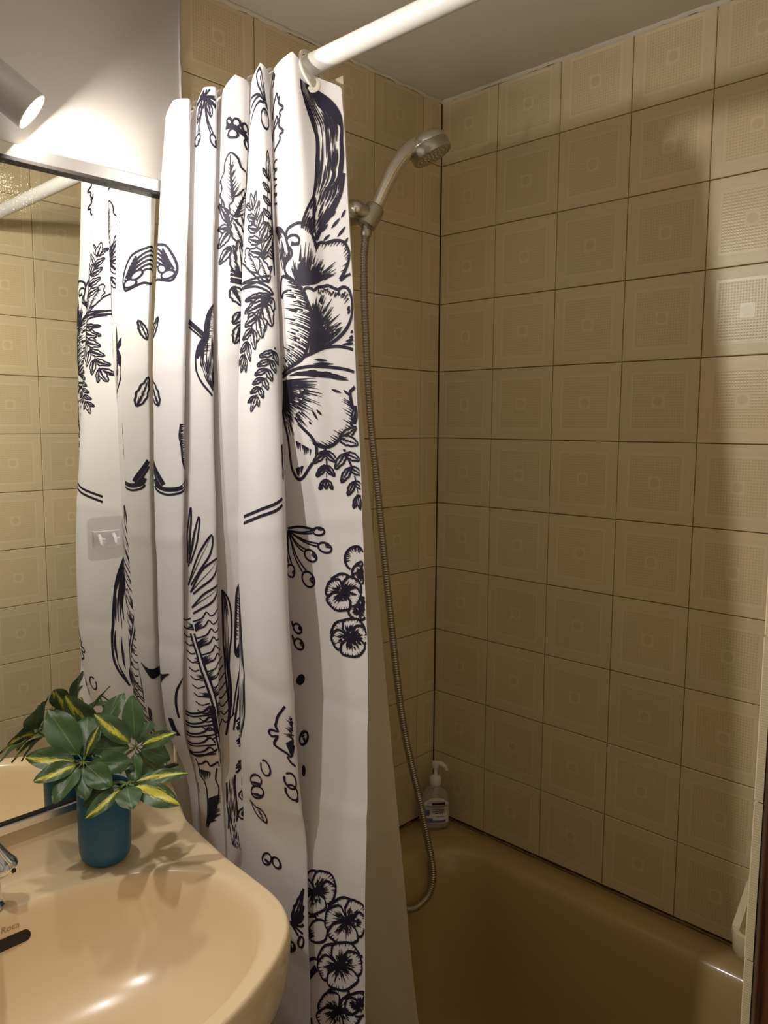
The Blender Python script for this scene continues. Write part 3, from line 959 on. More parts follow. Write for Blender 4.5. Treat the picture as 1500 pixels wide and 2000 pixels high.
# ------------------------------------------------------------------ soap dish on the long wall
DY, DZ = -0.815, 0.633
dish = empty('soap_dish', (-0.0008, DY, DZ), 'cream ceramic soap dish fixed to the tiles just above the tub rim', 'soap dish')
d_org = (-0.0008, DY, DZ)
def dish_ring(w, dep, z, n=12):
    """open end against the wall: half width w along y, depth dep into the room"""
    r = 0.024
    pts = [(-0.0010, DY + w, z)]
    for (cy, a0) in ((DY + w - r, 90), (DY - w + r, 180)):
        for k in range(n):
            a = math.radians(a0 + 90 * k / (n - 1))
            pts.append((-dep + r + r * math.cos(a), cy + r * math.sin(a), z))
    pts.append((-0.0010, DY - w, z))
    return pts
rings = [dish_ring(0.050, 0.055, DZ - 0.044), dish_ring(0.072, 0.088, DZ - 0.022), dish_ring(0.079, 0.098, DZ - 0.004), dish_ring(0.080, 0.100, DZ + 0.024), dish_ring(0.079, 0.099, DZ + 0.030), dish_ring(0.075, 0.095, DZ + 0.032),
         dish_ring(0.071, 0.091, DZ + 0.030), dish_ring(0.068, 0.088, DZ + 0.022), dish_ring(0.061, 0.080, DZ + 0.004), dish_ring(0.040, 0.060, DZ + 0.001)]
o = MB(d_org).loft(rings, True, True).build('tray', 'cream', dish)
autosmooth(o, 50)
MB(d_org).box((-0.012, DY - 0.082, DZ - 0.046), (-0.0010, DY + 0.082, DZ + 0.092), 0.004).build('back_plate', 'cream', dish)
for s in (-1, 1):      # raised cheeks sloping from the plate to the front lip
    ys = DY + s * 0.0735
    prof = [(-0.011, DZ + 0.02), (-0.011, DZ + 0.086), (-0.022, DZ + 0.084), (-0.050, DZ + 0.060), (-0.082, DZ + 0.033), (-0.082, DZ + 0.02)]
    n = len(prof)
    vs = [(x, ys - 0.0062, z) for x, z in prof] + [(x, ys + 0.0062, z) for x, z in prof]
    fs = [tuple(range(n)), tuple(reversed(range(n, 2 * n)))] + [(k, n + k, n + (k + 1) % n, (k + 1) % n) for k in range(n)]
    MB(d_org).add(vs, fs).build('cheek', 'cream', dish)

# ------------------------------------------------------------------ curtain rod and rings
ROD = Vector((-0.658, 0.0, 1.994))
rod = empty('curtain_rod', ROD, 'white shower curtain rod spanning from wall to wall below the ceiling', 'curtain rod')
o = MB(ROD).tube([(ROD.x, -0.001, ROD.z), (ROD.x, YF + 0.001, ROD.z)], 0.0138, 32).build('tube', 'whiteplastic', rod)
autosmooth(o, 50)
for y, s in ((-0.0005, -1), (YF + 0.0005, 1)):
    o = MB(ROD).lathe([(0.027, 0.0), (0.027, 0.005), (0.019, 0.010), (0.0165, 0.022), (0.0145, 0.022)], 32, (ROD.x, y, ROD.z), (0, s, 0)).build('end_flange', 'whiteplastic', rod)
    autosmooth(o, 35)

# ------------------------------------------------------------------ shower curtain
CURTAIN_LEVELS = [
(1.968, [(-0.6913, -0.0453), (-0.7097, -0.0306), (-0.7201, -0.0711), (-0.7122, -0.1054), (-0.6914, -0.0659), (-0.7002, -0.0966), (-0.708, -0.1358), (-0.7013, -0.1601), (-0.6818, -0.1291), (-0.6965, -0.17), (-0.6992, -0.2003), (-0.6865, -0.2159), (-0.6744, -0.2009), (-0.6885, -0.227), (-0.6954, -0.2548), (-0.6837, -0.2615), (-0.6653, -0.2369), (-0.6856, -0.2741), (-0.6905, -0.3195), (-0.6726, -0.3404), (-0.6556, -0.3778)]),
(1.610, [(-0.7114, -0.0519), (-0.7342, -0.02), (-0.7415, -0.0715), (-0.7318, -0.1083), (-0.709, -0.0645), (-0.72, -0.0981), (-0.7236, -0.1362), (-0.7163, -0.1578), (-0.7023, -0.1371), (-0.7071, -0.1577), (-0.7067, -0.1836), (-0.6966, -0.2029), (-0.6904, -0.1891), (-0.7081, -0.2249), (-0.7181, -0.2744), (-0.7026, -0.3003), (-0.6695, -0.2507), (-0.6921, -0.2952), (-0.6941, -0.3502), (-0.6808, -0.3817), (-0.6669, -0.4145)]),
(1.230, [(-0.7154, -0.0337), (-0.7373, -0.02), (-0.744, -0.0582), (-0.7353, -0.0926), (-0.7128, -0.0482), (-0.724, -0.0803), (-0.7237, -0.1227), (-0.7134, -0.1553), (-0.7006, -0.1362), (-0.6967, -0.1418), (-0.6926, -0.1609), (-0.6882, -0.1817), (-0.6913, -0.1807), (-0.7141, -0.2243), (-0.7322, -0.2943), (-0.7155, -0.334), (-0.6734, -0.268), (-0.6727, -0.2933), (-0.6704, -0.342), (-0.6673, -0.3922), (-0.664, -0.4362)]),
(1.010, [(-0.7063, -0.02), (-0.7266, -0.02), (-0.7331, -0.0345), (-0.7253, -0.0706), (-0.7072, -0.0346), (-0.716, -0.0648), (-0.7172, -0.1079), (-0.7083, -0.1452), (-0.6953, -0.1273), (-0.6915, -0.1361), (-0.6883, -0.1556), (-0.6848, -0.177), (-0.6877, -0.1756), (-0.7079, -0.2172), (-0.7229, -0.2878), (-0.7082, -0.342), (-0.6747, -0.2873), (-0.6755, -0.3097), (-0.6734, -0.3554), (-0.6715, -0.4019), (-0.6704, -0.4436)]),
(0.880, [(-0.6794, -0.0336), (-0.6853, -0.02), (-0.6867, -0.0244), (-0.6858, -0.0437), (-0.6794, -0.0336), (-0.683, -0.0472), (-0.6857, -0.0749), (-0.6849, -0.1144), (-0.6803, -0.1135), (-0.6789, -0.1232), (-0.6784, -0.1455), (-0.6779, -0.1674), (-0.679, -0.169), (-0.6881, -0.1953), (-0.6958, -0.2628), (-0.6898, -0.3348), (-0.6758, -0.3088), (-0.6767, -0.3264), (-0.6771, -0.37), (-0.6782, -0.4143), (-0.6796, -0.4496)]),
(0.100, [(-0.6861, -0.0894), (-0.6891, -0.0616), (-0.6905, -0.0882), (-0.6899, -0.1077), (-0.6843, -0.1025), (-0.687, -0.1159), (-0.6902, -0.1422), (-0.6901, -0.1718), (-0.6854, -0.1711), (-0.6842, -0.1781), (-0.684, -0.1924), (-0.6839, -0.2093), (-0.6851, -0.2109), (-0.6946, -0.2348), (-0.7019, -0.2911), (-0.6982, -0.3578), (-0.6839, -0.3338), (-0.6851, -0.3499), (-0.6861, -0.3891), (-0.6879, -0.4308), (-0.6898, -0.4621)]),
]
CURTAIN_TOP, CURTAIN_BOTTOM = 1.985, 0.115
TOP_LIFT = [-.024, -.006, .012, .006, -.020, -.004, .016, .010, -.018, .008, .018, .006, -.018, .008, .020, .008, -.018, .010, .016, -.014, -.036]
NROW, NCOL = 250, 420

def hermite_rows(levels, zs):
    """control points of every row, smooth in height"""
    lz = np.array([l[0] for l in levels])[::-1]
    P = np.array([l[1] for l in levels])[::-1]           # level, point, xy
    m = np.zeros_like(P)
    for i in range(len(lz)):
        a, b = max(i - 1, 0), min(i + 1, len(lz) - 1)
        m[i] = (P[b] - P[a]) / (lz[b] - lz[a])
    out = []
    for z in zs:
        i = int(np.clip(np.searchsorted(lz, z) - 1, 0, len(lz) - 2))
        h = lz[i + 1] - lz[i]
        t = np.clip((z - lz[i]) / h, -0.1, 1.1)
        h00, h10, h01, h11 = 2 * t**3 - 3 * t**2 + 1, t**3 - 2 * t**2 + t, -2 * t**3 + 3 * t**2, t**3 - t**2
        out.append(h00 * P[i] + h10 * h * m[i] + h01 * P[i + 1] + h11 * h * m[i + 1])
    return np.array(out)

def cat_np(P, per=24):
    n = len(P)
    out = []
    for i in range(n - 1):
        p0, p1, p2, p3 = P[max(i - 1, 0)], P[i], P[i + 1], P[min(i + 2, n - 1)]
        t = (np.arange(per) / per)[:, None]
        out.append(0.5 * (2 * p1 + (p2 - p0) * t + (2 * p0 - 5 * p1 + 4 * p2 - p3) * t**2 + (3 * p1 - p0 - 3 * p2 + p3) * t**3))
    out.append(P[-1:])
    return np.concatenate(out)

def curtain_grid():
    # the top edge is scalloped: highest where a ring holds a pleat
    vv = np.linspace(0, 1, NROW)
    zs = CURTAIN_TOP + (CURTAIN_BOTTOM - CURTAIN_TOP) * vv
    rows = hermite_rows(CURTAIN_LEVELS, zs)
    per = 24
    npts = rows.shape[1]
    # mean arc length of every segment, so that a column is the same thread at every height
    seg = np.zeros(npts - 1)
    for r in rows[::10]:
        c = cat_np(r, per)
        dl = np.linalg.norm(np.diff(c, axis=0), axis=1)
        seg += dl.reshape(npts - 1, per).sum(1)
    seg /= len(rows[::10])
    knots = np.concatenate([[0], np.cumsum(seg)])
    S = np.linspace(0, knots[-1], NCOL)
    u = np.interp(S, knots, np.arange(npts))
    G = np.zeros((NROW, NCOL, 3))
    par = np.linspace(0, npts - 1, (npts - 1) * per + 1)
    for i, r in enumerate(rows):
        c = cat_np(r, per)
        G[i, :, 0] = np.interp(u, par, c[:, 0])
        G[i, :, 1] = np.interp(u, par, c[:, 1])
        G[i, :, 2] = zs[i] + np.interp(u, np.arange(npts), TOP_LIFT) * max(0.0, 1 - (CURTAIN_TOP - zs[i]) / 0.16) ** 1.5
    # the cloth creeps in soft creases: shallow horizontal fold lines from the packet
    SS, VV = np.meshgrid(S, zs)
    for zc, a, sl in ((1.36, 0.0016, 0.10), (1.13, -0.0018, -0.06), (0.94, 0.0020, 0.12), (0.70, -0.0015, -0.08), (1.62, 0.0012, 0.07)):
        dzz = (VV - zc - sl * (SS - 0.4)) / 0.012
        G[:, :, 0] -= 0.65 * a * np.exp(-dzz**2)
    G[:, :, 0] += 0.0012 * np.sin(SS * 41 + VV * 17) * np.sin(VV * 9 + SS * 13)
    return S, zs, G, knots

CS, CZS, CG, CKN = curtain_grid()
_du = np.gradient(CG, axis=1)
_dv = np.gradient(CG, axis=0)
CN = np.cross(_du, _dv)
CN /= np.linalg.norm(CN, axis=2)[:, :, None] + 1e-12
if CN[NROW // 2, int(NCOL * 0.93), 0] > 0:
    CN = -CN

def cloth(s, z):
    """fabric coordinates (arrays) to points and outward normals"""
    fi = np.clip((CURTAIN_TOP - np.asarray(z)) / (CURTAIN_TOP - CURTAIN_BOTTOM), 0, 1) * (NROW - 1)
    fj = np.clip(np.asarray(s) / CS[-1], 0, 1) * (NCOL - 1)
    i, j = np.minimum(fi.astype(int), NROW - 2), np.minimum(fj.astype(int), NCOL - 2)
    a, b = (fi - i)[:, None], (fj - j)[:, None]
    def bl(A):
        return A[i, j] * (1 - a) * (1 - b) + A[i + 1, j] * a * (1 - b) + A[i, j + 1] * (1 - a) * b + A[i + 1, j + 1] * a * b
    return bl(CG), bl(CN)
#CURTAIN_CORE_END

curtain = empty('shower_curtain', (-0.69, -0.22, CURTAIN_BOTTOM), 'white fabric shower curtain printed with black line drawn flowers, bunched by the basin', 'curtain')
c_org = np.array((-0.69, -0.22, CURTAIN_BOTTOM))
TH = 0.0006
front = (CG + CN * 0.0).reshape(-1, 3) - c_org
idx = np.arange(NROW * NCOL).reshape(NROW, NCOL)
quads = np.stack([idx[:-1, :-1], idx[1:, :-1], idx[1:, 1:], idx[:-1, 1:]], -1).reshape(-1, 4)
cl = obj('cloth', front.tolist(), quads.tolist(), 'fabric', curtain, True)

# eyelets and rings
eye_s = [CKN[0] + 0.012, CKN[4], CKN[8], CKN[12], CKN[16], CKN[19]]
WHERE = ('nearest the mirror wall', 'second from the mirror wall', 'third from the mirror wall', 'third from the free end of the curtain', 'second from the free end of the curtain', 'holding the free end of the curtain')
for k, s in enumerate(eye_s):
    p, nn = cloth(np.array([s]), np.array([CURTAIN_TOP - 0.016]))
    p, nn = Vector(p[0]), Vector(nn[0])
    eo = MB(c_org).lathe([(0.0055, -0.001), (0.0095, -0.001), (0.0098, 0.0012), (0.0080, 0.0020), (0.0058, 0.0014)], 24, p, nn).build('eyelet', 'creamplastic', curtain)
    autosmooth(eo)
    yy = p.y + (0.0 if k < 5 else 0.028)
    top = Vector((ROD.x + 0.002, yy, ROD.z + 0.0172))
    low = p + Vector((0, 0, -0.001))
    c0 = (top + low) / 2
    e1 = (top - low) / 2
    e2 = Vector((0, 1, 0)).cross(e1).normalized() * 0.0195
    loop = [c0 + e1 * math.cos(2 * math.pi * q / 40) + e2 * math.sin(2 * math.pi * q / 40) for q in range(41)]
    rg = MB(c0).tube(loop, 0.0026, 10, False).build('curtain_ring', 'creamplastic', None, True, c0)
    tag(rg, 'cream plastic curtain ring on the white rod, ' + WHERE[k], 'ring', 'curtain rings on the rod')

# ------------------------------------------------------------------ liner inside the tub
LIN = [(1.972, [(-0.672, -0.21), (-0.652, -0.25), (-0.664, -0.30), (-0.644, -0.335), (-0.642, -0.365)]),
       (1.62, [(-0.660, -0.21), (-0.640, -0.26), (-0.656, -0.31), (-0.636, -0.35), (-0.634, -0.385)]),
       (1.22, [(-0.645, -0.20), (-0.624, -0.26), (-0.644, -0.32), (-0.622, -0.38), (-0.620, -0.421)]),
       (0.86, [(-0.632, -0.20), (-0.602, -0.27), (-0.630, -0.34), (-0.604, -0.41), (-0.608, -0.457)]),
       (0.62, [(-0.618, -0.20), (-0.592, -0.28), (-0.612, -0.36), (-0.588, -0.44), (-0.596, -0.482)]),
       (0.40, [(-0.560, -0.20), (-0.545, -0.28), (-0.560, -0.36), (-0.542, -0.45), (-0.552, -0.50)])]
zs = np.linspace(1.972, 0.40, 120)
rows = hermite_rows(LIN, zs)
vs = []
ncl = 0
for z, r in zip(zs, rows):
    c = cat_np(r, 14)
    ncl = len(c)
    vs += [(x, y, z) for x, y in c]
fs = [(i * ncl + j, (i + 1) * ncl + j, (i + 1) * ncl + j + 1, i * ncl + j + 1) for i in range(len(zs) - 1) for j in range(ncl - 1)]
lo = Vector((-0.63, -0.35, 0.40))
liner = obj('curtain_liner', [Vector(v) - lo for v in vs], fs, 'liner', None, True, lo)
tag(liner, 'thin translucent cream liner hanging inside the tub behind the printed curtain', 'curtain liner')

# ------------------------------------------------------------------ printed flowers on the curtain
# Design coordinates of the print: every pleat has its own smooth map from drawing units to the
# cloth (metres across, height); the drawing is inked as thin ribbons lying on the fabric.
PLEAT = {
    'A': (336, 2,
          [0.06672, -5e-05, -0.01449, 0.01113, 0.0924, 0.02485, -0.15632, -0.27087],
          [1.377, -0.81535, -0.09415, -0.06104, 0.01449, 0.04091, -0.1268, -0.1566]),
    'B': (400, 2,
          [0.19012, -0.0035, -0.03964, -0.02361, 0.10419, -0.05318, 0.06234, 0.11739],
          [1.38195, -0.79432, -0.11195, -0.08021, 0.00983, 0.03141, -0.00301, 0.07087]),
    'R': (452, 2,
          [0.27058, -0.00763, -0.02896, -0.00103, 0.09904, 0.04709, 0.01342, -0.02562],
          [1.38093, -0.79454, -0.09118, -0.02178, 0.00644, 0.02808, 0.02883, 0.06113]),
    'C': (537, 3,
          [0.41979, -0.02712, -0.00929, -0.00168, 0.08727, 0.00979, 0.00044, 0.01127, -0.05913, 0.06661, -0.17175, 0.12858],
          [1.39598, -0.71649, -0.07004, -0.03762, 0.00651, 0.03641, 0.00508, 0.04718, -0.00899, -0.04751, -0.04469, 0.06517]),
    'D': (627, 3,
          [0.5791, -0.03688, 0.00445, -0.00417, 0.08622, 0.01424, 0.01509, 0.01062, -0.01219, 0.00205, -0.0094, 0.01033],
          [1.39115, -0.71443, -0.0427, -0.01013, 0.00569, 0.03892, 0.03978, -0.00997, 0.00196, -0.01548, -0.004, 0.00903]),
    'mA': (273, 2,
          [0.04226, 0.03716, 0.09691, 0.06572, -0.08873, -0.08463, -0.06248, 0.09727],
          [1.3684, -0.85796, -0.07747, -0.04748, 0.00902, 0.05526, 0.00206, -0.04703]),
    'mC': (205, 2,
          [0.32683, 0.03397, 0.10948, 0.08917, -0.10566, 0.06869, -0.2685, -0.10328],
          [1.35225, -0.95465, -0.09322, -0.05443, 0.0076, 0.03353, 0.04197, 0.07027]),
}
UNIT = 0.00085
pr = random.Random(5)

def to_cloth(pleat, pts):
    xc, deg, cs, cz = PLEAT[pleat]
    a = np.array(pts, float)
    X, Y = (a[:, 0] - xc) / 100, (a[:, 1] - 1000) / 1000
    B = np.stack([X**i * Y**j for i in range(deg) for j in range(4)], -1)
    return np.stack([B @ np.array(cs), B @ np.array(cz)], -1)

class Sheet:
    """one sketch region: origin and magnification of the drawing"""
    def __init__(self, x, y, k):
        self.x, self.y, self.k = x, y, k

    def __call__(self, pts):
        return [(self.x + px / self.k, self.y + py / self.k) for px, py in pts]

K1, K2, K3 = Sheet(280, 120, 3.409), Sheet(380, 400, 4.412), Sheet(380, 700, 4.412)
K4, K5, K6 = Sheet(280, 980, 3.261), Sheet(320, 1380, 3.571), Sheet(480, 1650, 4.412)
K7, K8 = Sheet(0, 300, 4.0), Sheet(80, 800, 3.333)

def smooth2(pts, per=6):
    return [(v.x, v.y) for v in catmull([(p[0], p[1], 0) for p in pts], per)]

STROKES, HIDERS = [], []      # (order, cloth points, widths), (order, cloth polygon)

def stroke(pleat, pts, w=3.0, taper=0.0, curve=True):
    """pts in drawing units; taper 0 none, 1 thin at the end, 2 thin at both ends"""
    p = smooth2(pts) if curve and len(pts) > 2 else list(pts)
    if len(p) < 2:
        return
    a = to_cloth(pleat, p)
    d_ = np.concatenate([[0], np.cumsum(np.linalg.norm(np.diff(a, axis=0), axis=1))])
    if d_[-1] < 1e-4:
        return
    n = max(3, int(d_[-1] / 0.0035) + 2)
    t = np.linspace(0, d_[-1], n)
    q = np.stack([np.interp(t, d_, a[:, 0]), np.interp(t, d_, a[:, 1])], -1)
    f = np.linspace(0, 1, n)
    wd = np.full(n, w * UNIT / 2)
    if taper == 1:
        wd *= 1.0 - 0.85 * f
    elif taper == 2:
        wd *= 0.2 + 0.8 * np.sin(np.pi * f)
    STROKES.append((len(HIDERS), q, wd))

def outline(pleat, pts, w=4.0, hide=True):
    c = list(pts) + [pts[0]]
    p = smooth2(c)
    if hide:
        HIDERS.append(to_cloth(pleat, p))
    stroke(pleat, p, w, 0, False)

def along(curve, t):
    c = curve
    L = [0.0]
    for i in range(1, len(c)):
        L.append(L[-1] + math.hypot(c[i][0] - c[i - 1][0], c[i][1] - c[i - 1][1]))
    x = t * L[-1]
    return (float(np.interp(x, L, [p[0] for p in c])), float(np.interp(x, L, [p[1] for p in c])))

def fan(pleat, a, b, n, t0=0.0, t1=0.8, w=2.6, jit=0.25, dash=0.0, taper=1, bend=0.0):
    """engraved hatching from curve a towards curve b"""
    for k in range(n):
        f = (k + 0.5 + pr.uniform(-.3, .3)) / n
        p, q = along(a, f), along(b, f)
        e0, e1 = t0 + pr.uniform(0, jit) * (t1 - t0) * (1 if t0 > 0 else 0), t1 - pr.uniform(0, jit * 1.1) * (t1 - t0)
        m = ((p[0] + q[0]) / 2 - (q[1] - p[1]) * bend, (p[1] + q[1]) / 2 + (q[0] - p[0]) * bend)
        def at(t):
            u = 1 - t
            return (u * u * p[0] + 2 * u * t * m[0] + t * t * q[0], u * u * p[1] + 2 * u * t * m[1] + t * t * q[1])
        segs = [(e0, e1)]
        if dash and pr.random() < dash:
            c = e0 + (e1 - e0) * pr.uniform(0.45, 0.75)
            segs = [(e0, c), (c + 0.06, min(1, e1 + 0.1))]
        for s0, s1 in segs:
            stroke(pleat, [at(s0 + (s1 - s0) * j / 4) for j in range(5)], w, taper, False)

def flow(pleat, a, b, n, w=2.6, gap=0.35, lo=0.05, hi=0.95):
    """lines running along between curves a and b, broken here and there"""
    for k in range(n):
        f = lo + (hi - lo) * (k + 0.5) / n
        pts = [(along(a, t)[0] * (1 - f) + along(b, t)[0] * f, along(a, t)[1] * (1 - f) + along(b, t)[1] * f) for t in np.linspace(0, 1, 17)]
        i = 0
        while i < 15:
            j = min(16, i + pr.randint(3, 9))
            if pr.random() > gap * 0.5:
                stroke(pleat, pts[i:j + 1], w * pr.uniform(0.7, 1.25), 2)
            i = j + (1 if pr.random() < gap else 0)

def solid(pleat, poly):
    """a filled black area, laid down in fine rows"""
    a = to_cloth(pleat, smooth2(list(poly) + [poly[0]]))
    z = a[:, 1].min()
    step = 0.0011
    while z < a[:, 1].max():
        xs = []
        for i in range(len(a) - 1):
            (x0, z0), (x1, z1) = a[i], a[i + 1]
            if (z0 > z) != (z1 > z):
                xs.append(x0 + (x1 - x0) * (z - z0) / (z1 - z0))
        xs.sort()
        for i in range(0, len(xs) - 1, 2):
            n = max(3, int((xs[i + 1] - xs[i]) / 0.0035) + 2)
            q = np.stack([np.linspace(xs[i], xs[i + 1], n), np.full(n, z)], -1)
            STROKES.append((len(HIDERS), q, np.full(n, step * 0.62)))
        z += step

def ell(cx, cy, rx, ry, rot=0.0, n=14):
    r_ = math.radians(rot)
    return [(cx + rx * math.cos(2 * math.pi * k / n) * math.cos(r_) - ry * math.sin(2 * math.pi * k / n) * math.sin(r_),
             cy + rx * math.cos(2 * math.pi * k / n) * math.sin(r_) + ry * math.sin(2 * math.pi * k / n) * math.cos(r_)) for k in range(n)]

def leaf_print(pleat, base, tip, wide, w=3.2, dark=0.5, serr=4):
    """one engraved leaf: toothed outline, midrib, hatching from the rib"""
    bx, by = base
    dx, dy = tip[0] - bx, tip[1] - by
    L = math.hypot(dx, dy)
    ux, uy = dx / L, dy / L
    def pt(t, s):
        return (bx + ux * L * t - uy * s * wide, by + uy * L * t + ux * s * wide)
    left, right = [], []
    for k in range(2 * serr + 1):
        t = k / (2 * serr)
        env = math.sin(math.pi * min(1, t * 0.93 + 0.06)) ** 0.8 * (1.12 - 0.45 * t)
        tooth = 1.0 if k % 2 else 0.80
        left.append(pt(min(1, t + (0.03 if k % 2 else 0)), env * tooth if 0 < k < 2 * serr else 0))
        right.append(pt(min(1, t + (0.03 if k % 2 else 0)), -env * tooth if 0 < k < 2 * serr else 0))
    outline(pleat, left + right[::-1][1:-1], w)
    rib = [pt(0, 0), pt(0.5, 0.06), pt(0.97, 0)]
    stroke(pleat, rib, w, 1)
    n = max(5, int(L / 7))
    fan(pleat, [pt(0.04, 0), pt(0.8, 0)], [pt(0.30, 0.72), pt(0.97, 0.25)], n, 0, 0.55 + 0.4 * dark, 2.2, 0.35)
    if dark > 0.3:
        fan(pleat, [pt(0.04, 0), pt(0.8, 0)], [pt(0.30, -0.72), pt(0.97, -0.25)], n, 0, 0.35 + 0.5 * dark, 2.2, 0.35)
    if dark > 0.7:
        stroke(pleat, rib, w * 2.6, 1)

def sprig(pleat, base, tip, pairs, size, w=3.0, dark=0.6, sides=(-1, 1)):
    """a twig of leaves"""
    bx, by = base
    dx, dy = tip[0] - bx, tip[1] - by
    L = math.hypot(dx, dy)
    ang = math.atan2(dy, dx)
    stroke(pleat, [base, ((bx + tip[0]) / 2 + dy * 0.04, (by + tip[1]) / 2 - dx * 0.04), tip], w * 1.3, 1)
    for k in range(pairs):
        t = 0.08 + 0.78 * k / max(1, pairs - 1)
        for s in sides:
            a = ang + s * (0.85 - 0.25 * t)
            l = size * (1.0 - 0.35 * t)
            p = (bx + dx * t, by + dy * t)
            leaf_print(pleat, p, (p[0] + l * math.cos(a), p[1] + l * math.sin(a)), l * 0.24, w, dark, 3)
    leaf_print(pleat, (bx + dx * 0.84, by + dy * 0.84), (tip[0] + dx * 0.12, tip[1] + dy * 0.12), size * 0.20, w, dark, 3)

def bud(pleat, base, c, r, w=3.2, dark=0.4):
    """a stalk with an oval seed at its end"""
    dx, dy = c[0] - base[0], c[1] - base[1]
    L = math.hypot(dx, dy) or 1
    nx, ny = -dy / L, dx / L
    for o_ in (-0.16, 0.16):
        stroke(pleat, [(base[0], base[1]), ((base[0] + c[0]) / 2 + nx * r * (o_ + 0.4), (base[1] + c[1]) / 2 + ny * r * (o_ + 0.4)), (c[0] - dx / L * r + nx * r * o_ * 2, c[1] - dy / L * r + ny * r * o_ * 2)], w * 0.8)
    e = ell(c[0], c[1], r * 1.25, r * 0.85, math.degrees(math.atan2(dy, dx)))
    outline(pleat, e, w)
    fan(pleat, [e[10], e[13]], [c, c], 6, 0, 0.5 + dark, 2.4, 0.3)

def pansy(pleat, c, R, rot=0.0, w=4.4):
    """five rounded petals round a dark throat"""
    for (a, l, wd) in ((-125, 1.0, 0.62), (-55, 1.0, 0.62), (175, 0.92, 0.58), (5, 0.92, 0.58), (90, 1.02, 0.66)):
        A = math.radians(a + rot)
        ux, uy = math.cos(A), math.sin(A)
        pts = []
        for k in range(15):
            t = k / 14 * math.pi * 1.5 - math.pi * 0.75
            rr_ = 1 + 0.05 * math.sin(5 * t + a)
            x = l * R * (0.56 + 0.44 * math.cos(t) * rr_)
            y = wd * R * math.sin(t) * rr_ * 0.95
            pts.append((c[0] + ux * x - uy * y, c[1] + uy * x + ux * y))
        pts = [c] + pts
        outline(pleat, pts, w)
        rim = pts[3:13]
        fan(pleat, [c, (c[0] + ux, c[1] + uy)], rim, 22, 0.10, 0.80, 3.8, 0.6)
        fan(pleat, rim, [c, c], 10, 0.0, 0.22, 2.6, 0.5)
    solid(pleat, ell(c[0], c[1], R * 0.20, R * 0.20))
    stroke(pleat, ell(c[0] + R * 0.05, c[1], R * 0.10, R * 0.07)[:9], 2.0)

# ---- broad panel at the free edge: a great dark ribbon leaf over two open flowers
rl = K1([(1052, 160), (1062, 240), (1110, 330), (1150, 440), (1166, 560), (1160, 700), (1146, 850), (1130, 935)])
rr3 = K1([(1105, 150), (1172, 166), (1240, 230), (1294, 330), (1312, 430), (1312, 560), (1322, 670), (1300, 830), (1240, 900)])
stroke('D', rl, 5)
stroke('D', rr3, 6)
flow('D', rl, rr3, 12, 3.4, 0.35)
solid('D', K1([(1100, 150), (1170, 168), (1240, 240), (1290, 335), (1308, 430), (1270, 400), (1215, 320), (1165, 275), (1150, 215)]))
solid('D', K1([(1060, 235), (1085, 250), (1130, 350), (1165, 470), (1172, 560), (1150, 500), (1115, 400), (1075, 300)]))
fl = K1([(1130, 935), (1085, 1020), (1056, 1100), (1050, 1150)])
fr = K1([(1335, 800), (1310, 920), (1250, 1050), (1190, 1140), (1148, 1225)])
stroke('D', fl, 5)
stroke('D', fr, 6)
flow('D', fl, fr, 8, 4, 0.4)
solid('D', K1([(1130, 930), (1150, 960), (1140, 1080), (1148, 1220), (1130, 1150), (1120, 1050)]))
solid('D', K1([(1250, 1040), (1290, 960), (1250, 1000), (1190, 1080), (1160, 1160), (1150, 1215), (1190, 1145)]))
for a, b in (((1190, 1170), (1230, 1120)), ((1250, 1150), (1300, 1090)), ((1200, 1230), (1240, 1190)), ((1285, 1210), (1340, 1150)), ((1240, 1080), (1275, 1040)), ((1310, 1090), (1345, 1040)), ((1330, 1260), (1365, 1225))):
    stroke('D', K1([a, b]), 4.5, 2)
# upper flower
up = K2([(790, 310), (800, 255), (850, 218), (900, 206), (945, 226), (990, 242), (1002, 300), (1030, 350), (1046, 430), (1052, 392), (1085, 368), (1135, 374), (1200, 358), (1270, 376), (1312, 430), (1338, 480), (1330, 530), (1290, 612), (1245, 690)])
stroke('D', up, 5)
stroke('D', K2([(1245, 705), (1290, 670), (1345, 655)]), 4)
stroke('D', K2([(790, 345), (815, 316), (850, 308), (885, 325), (896, 360), (880, 398)]), 4.5)
fan('D', K2([(830, 400), (890, 400)]), K2([(835, 330), (892, 350)]), 10, 0, 0.7, 3.2)
lo_ = K2([(812, 405), (830, 432), (834, 482), (795, 530), (776, 582), (790, 640), (850, 692)])
stroke('D', lo_, 4.5)
cen = K2([(870, 700), (900, 725), (960, 740), (1040, 715)])
fan('D', cen, K2([(800, 560), (835, 480), (900, 420), (930, 300), (960, 260), (1010, 380), (1060, 470), (1130, 430), (1190, 400), (1230, 480), (1250, 560), (1240, 640)]), 58, 0, 0.88, 4.2, 0.55, 0.35)
solid('D', K2([(890, 560), (925, 540), (960, 610), (1010, 620), (1040, 690), (960, 742), (900, 735), (870, 690)]))
fan('D', up[6:18], [along(cen, 0.6)] * 2, 26, 0.0, 0.16, 2.6, 0.6)
# left spindle petals beside it
sp1 = K2([(690, 225), (740, 235), (780, 300), (800, 380), (815, 470), (800, 500)])
stroke('D', sp1, 4.5)
flow('D', K2([(690, 260), (705, 400), (730, 520), (760, 640)]), sp1 + K2([(770, 560)]), 6, 3.4, 0.25)
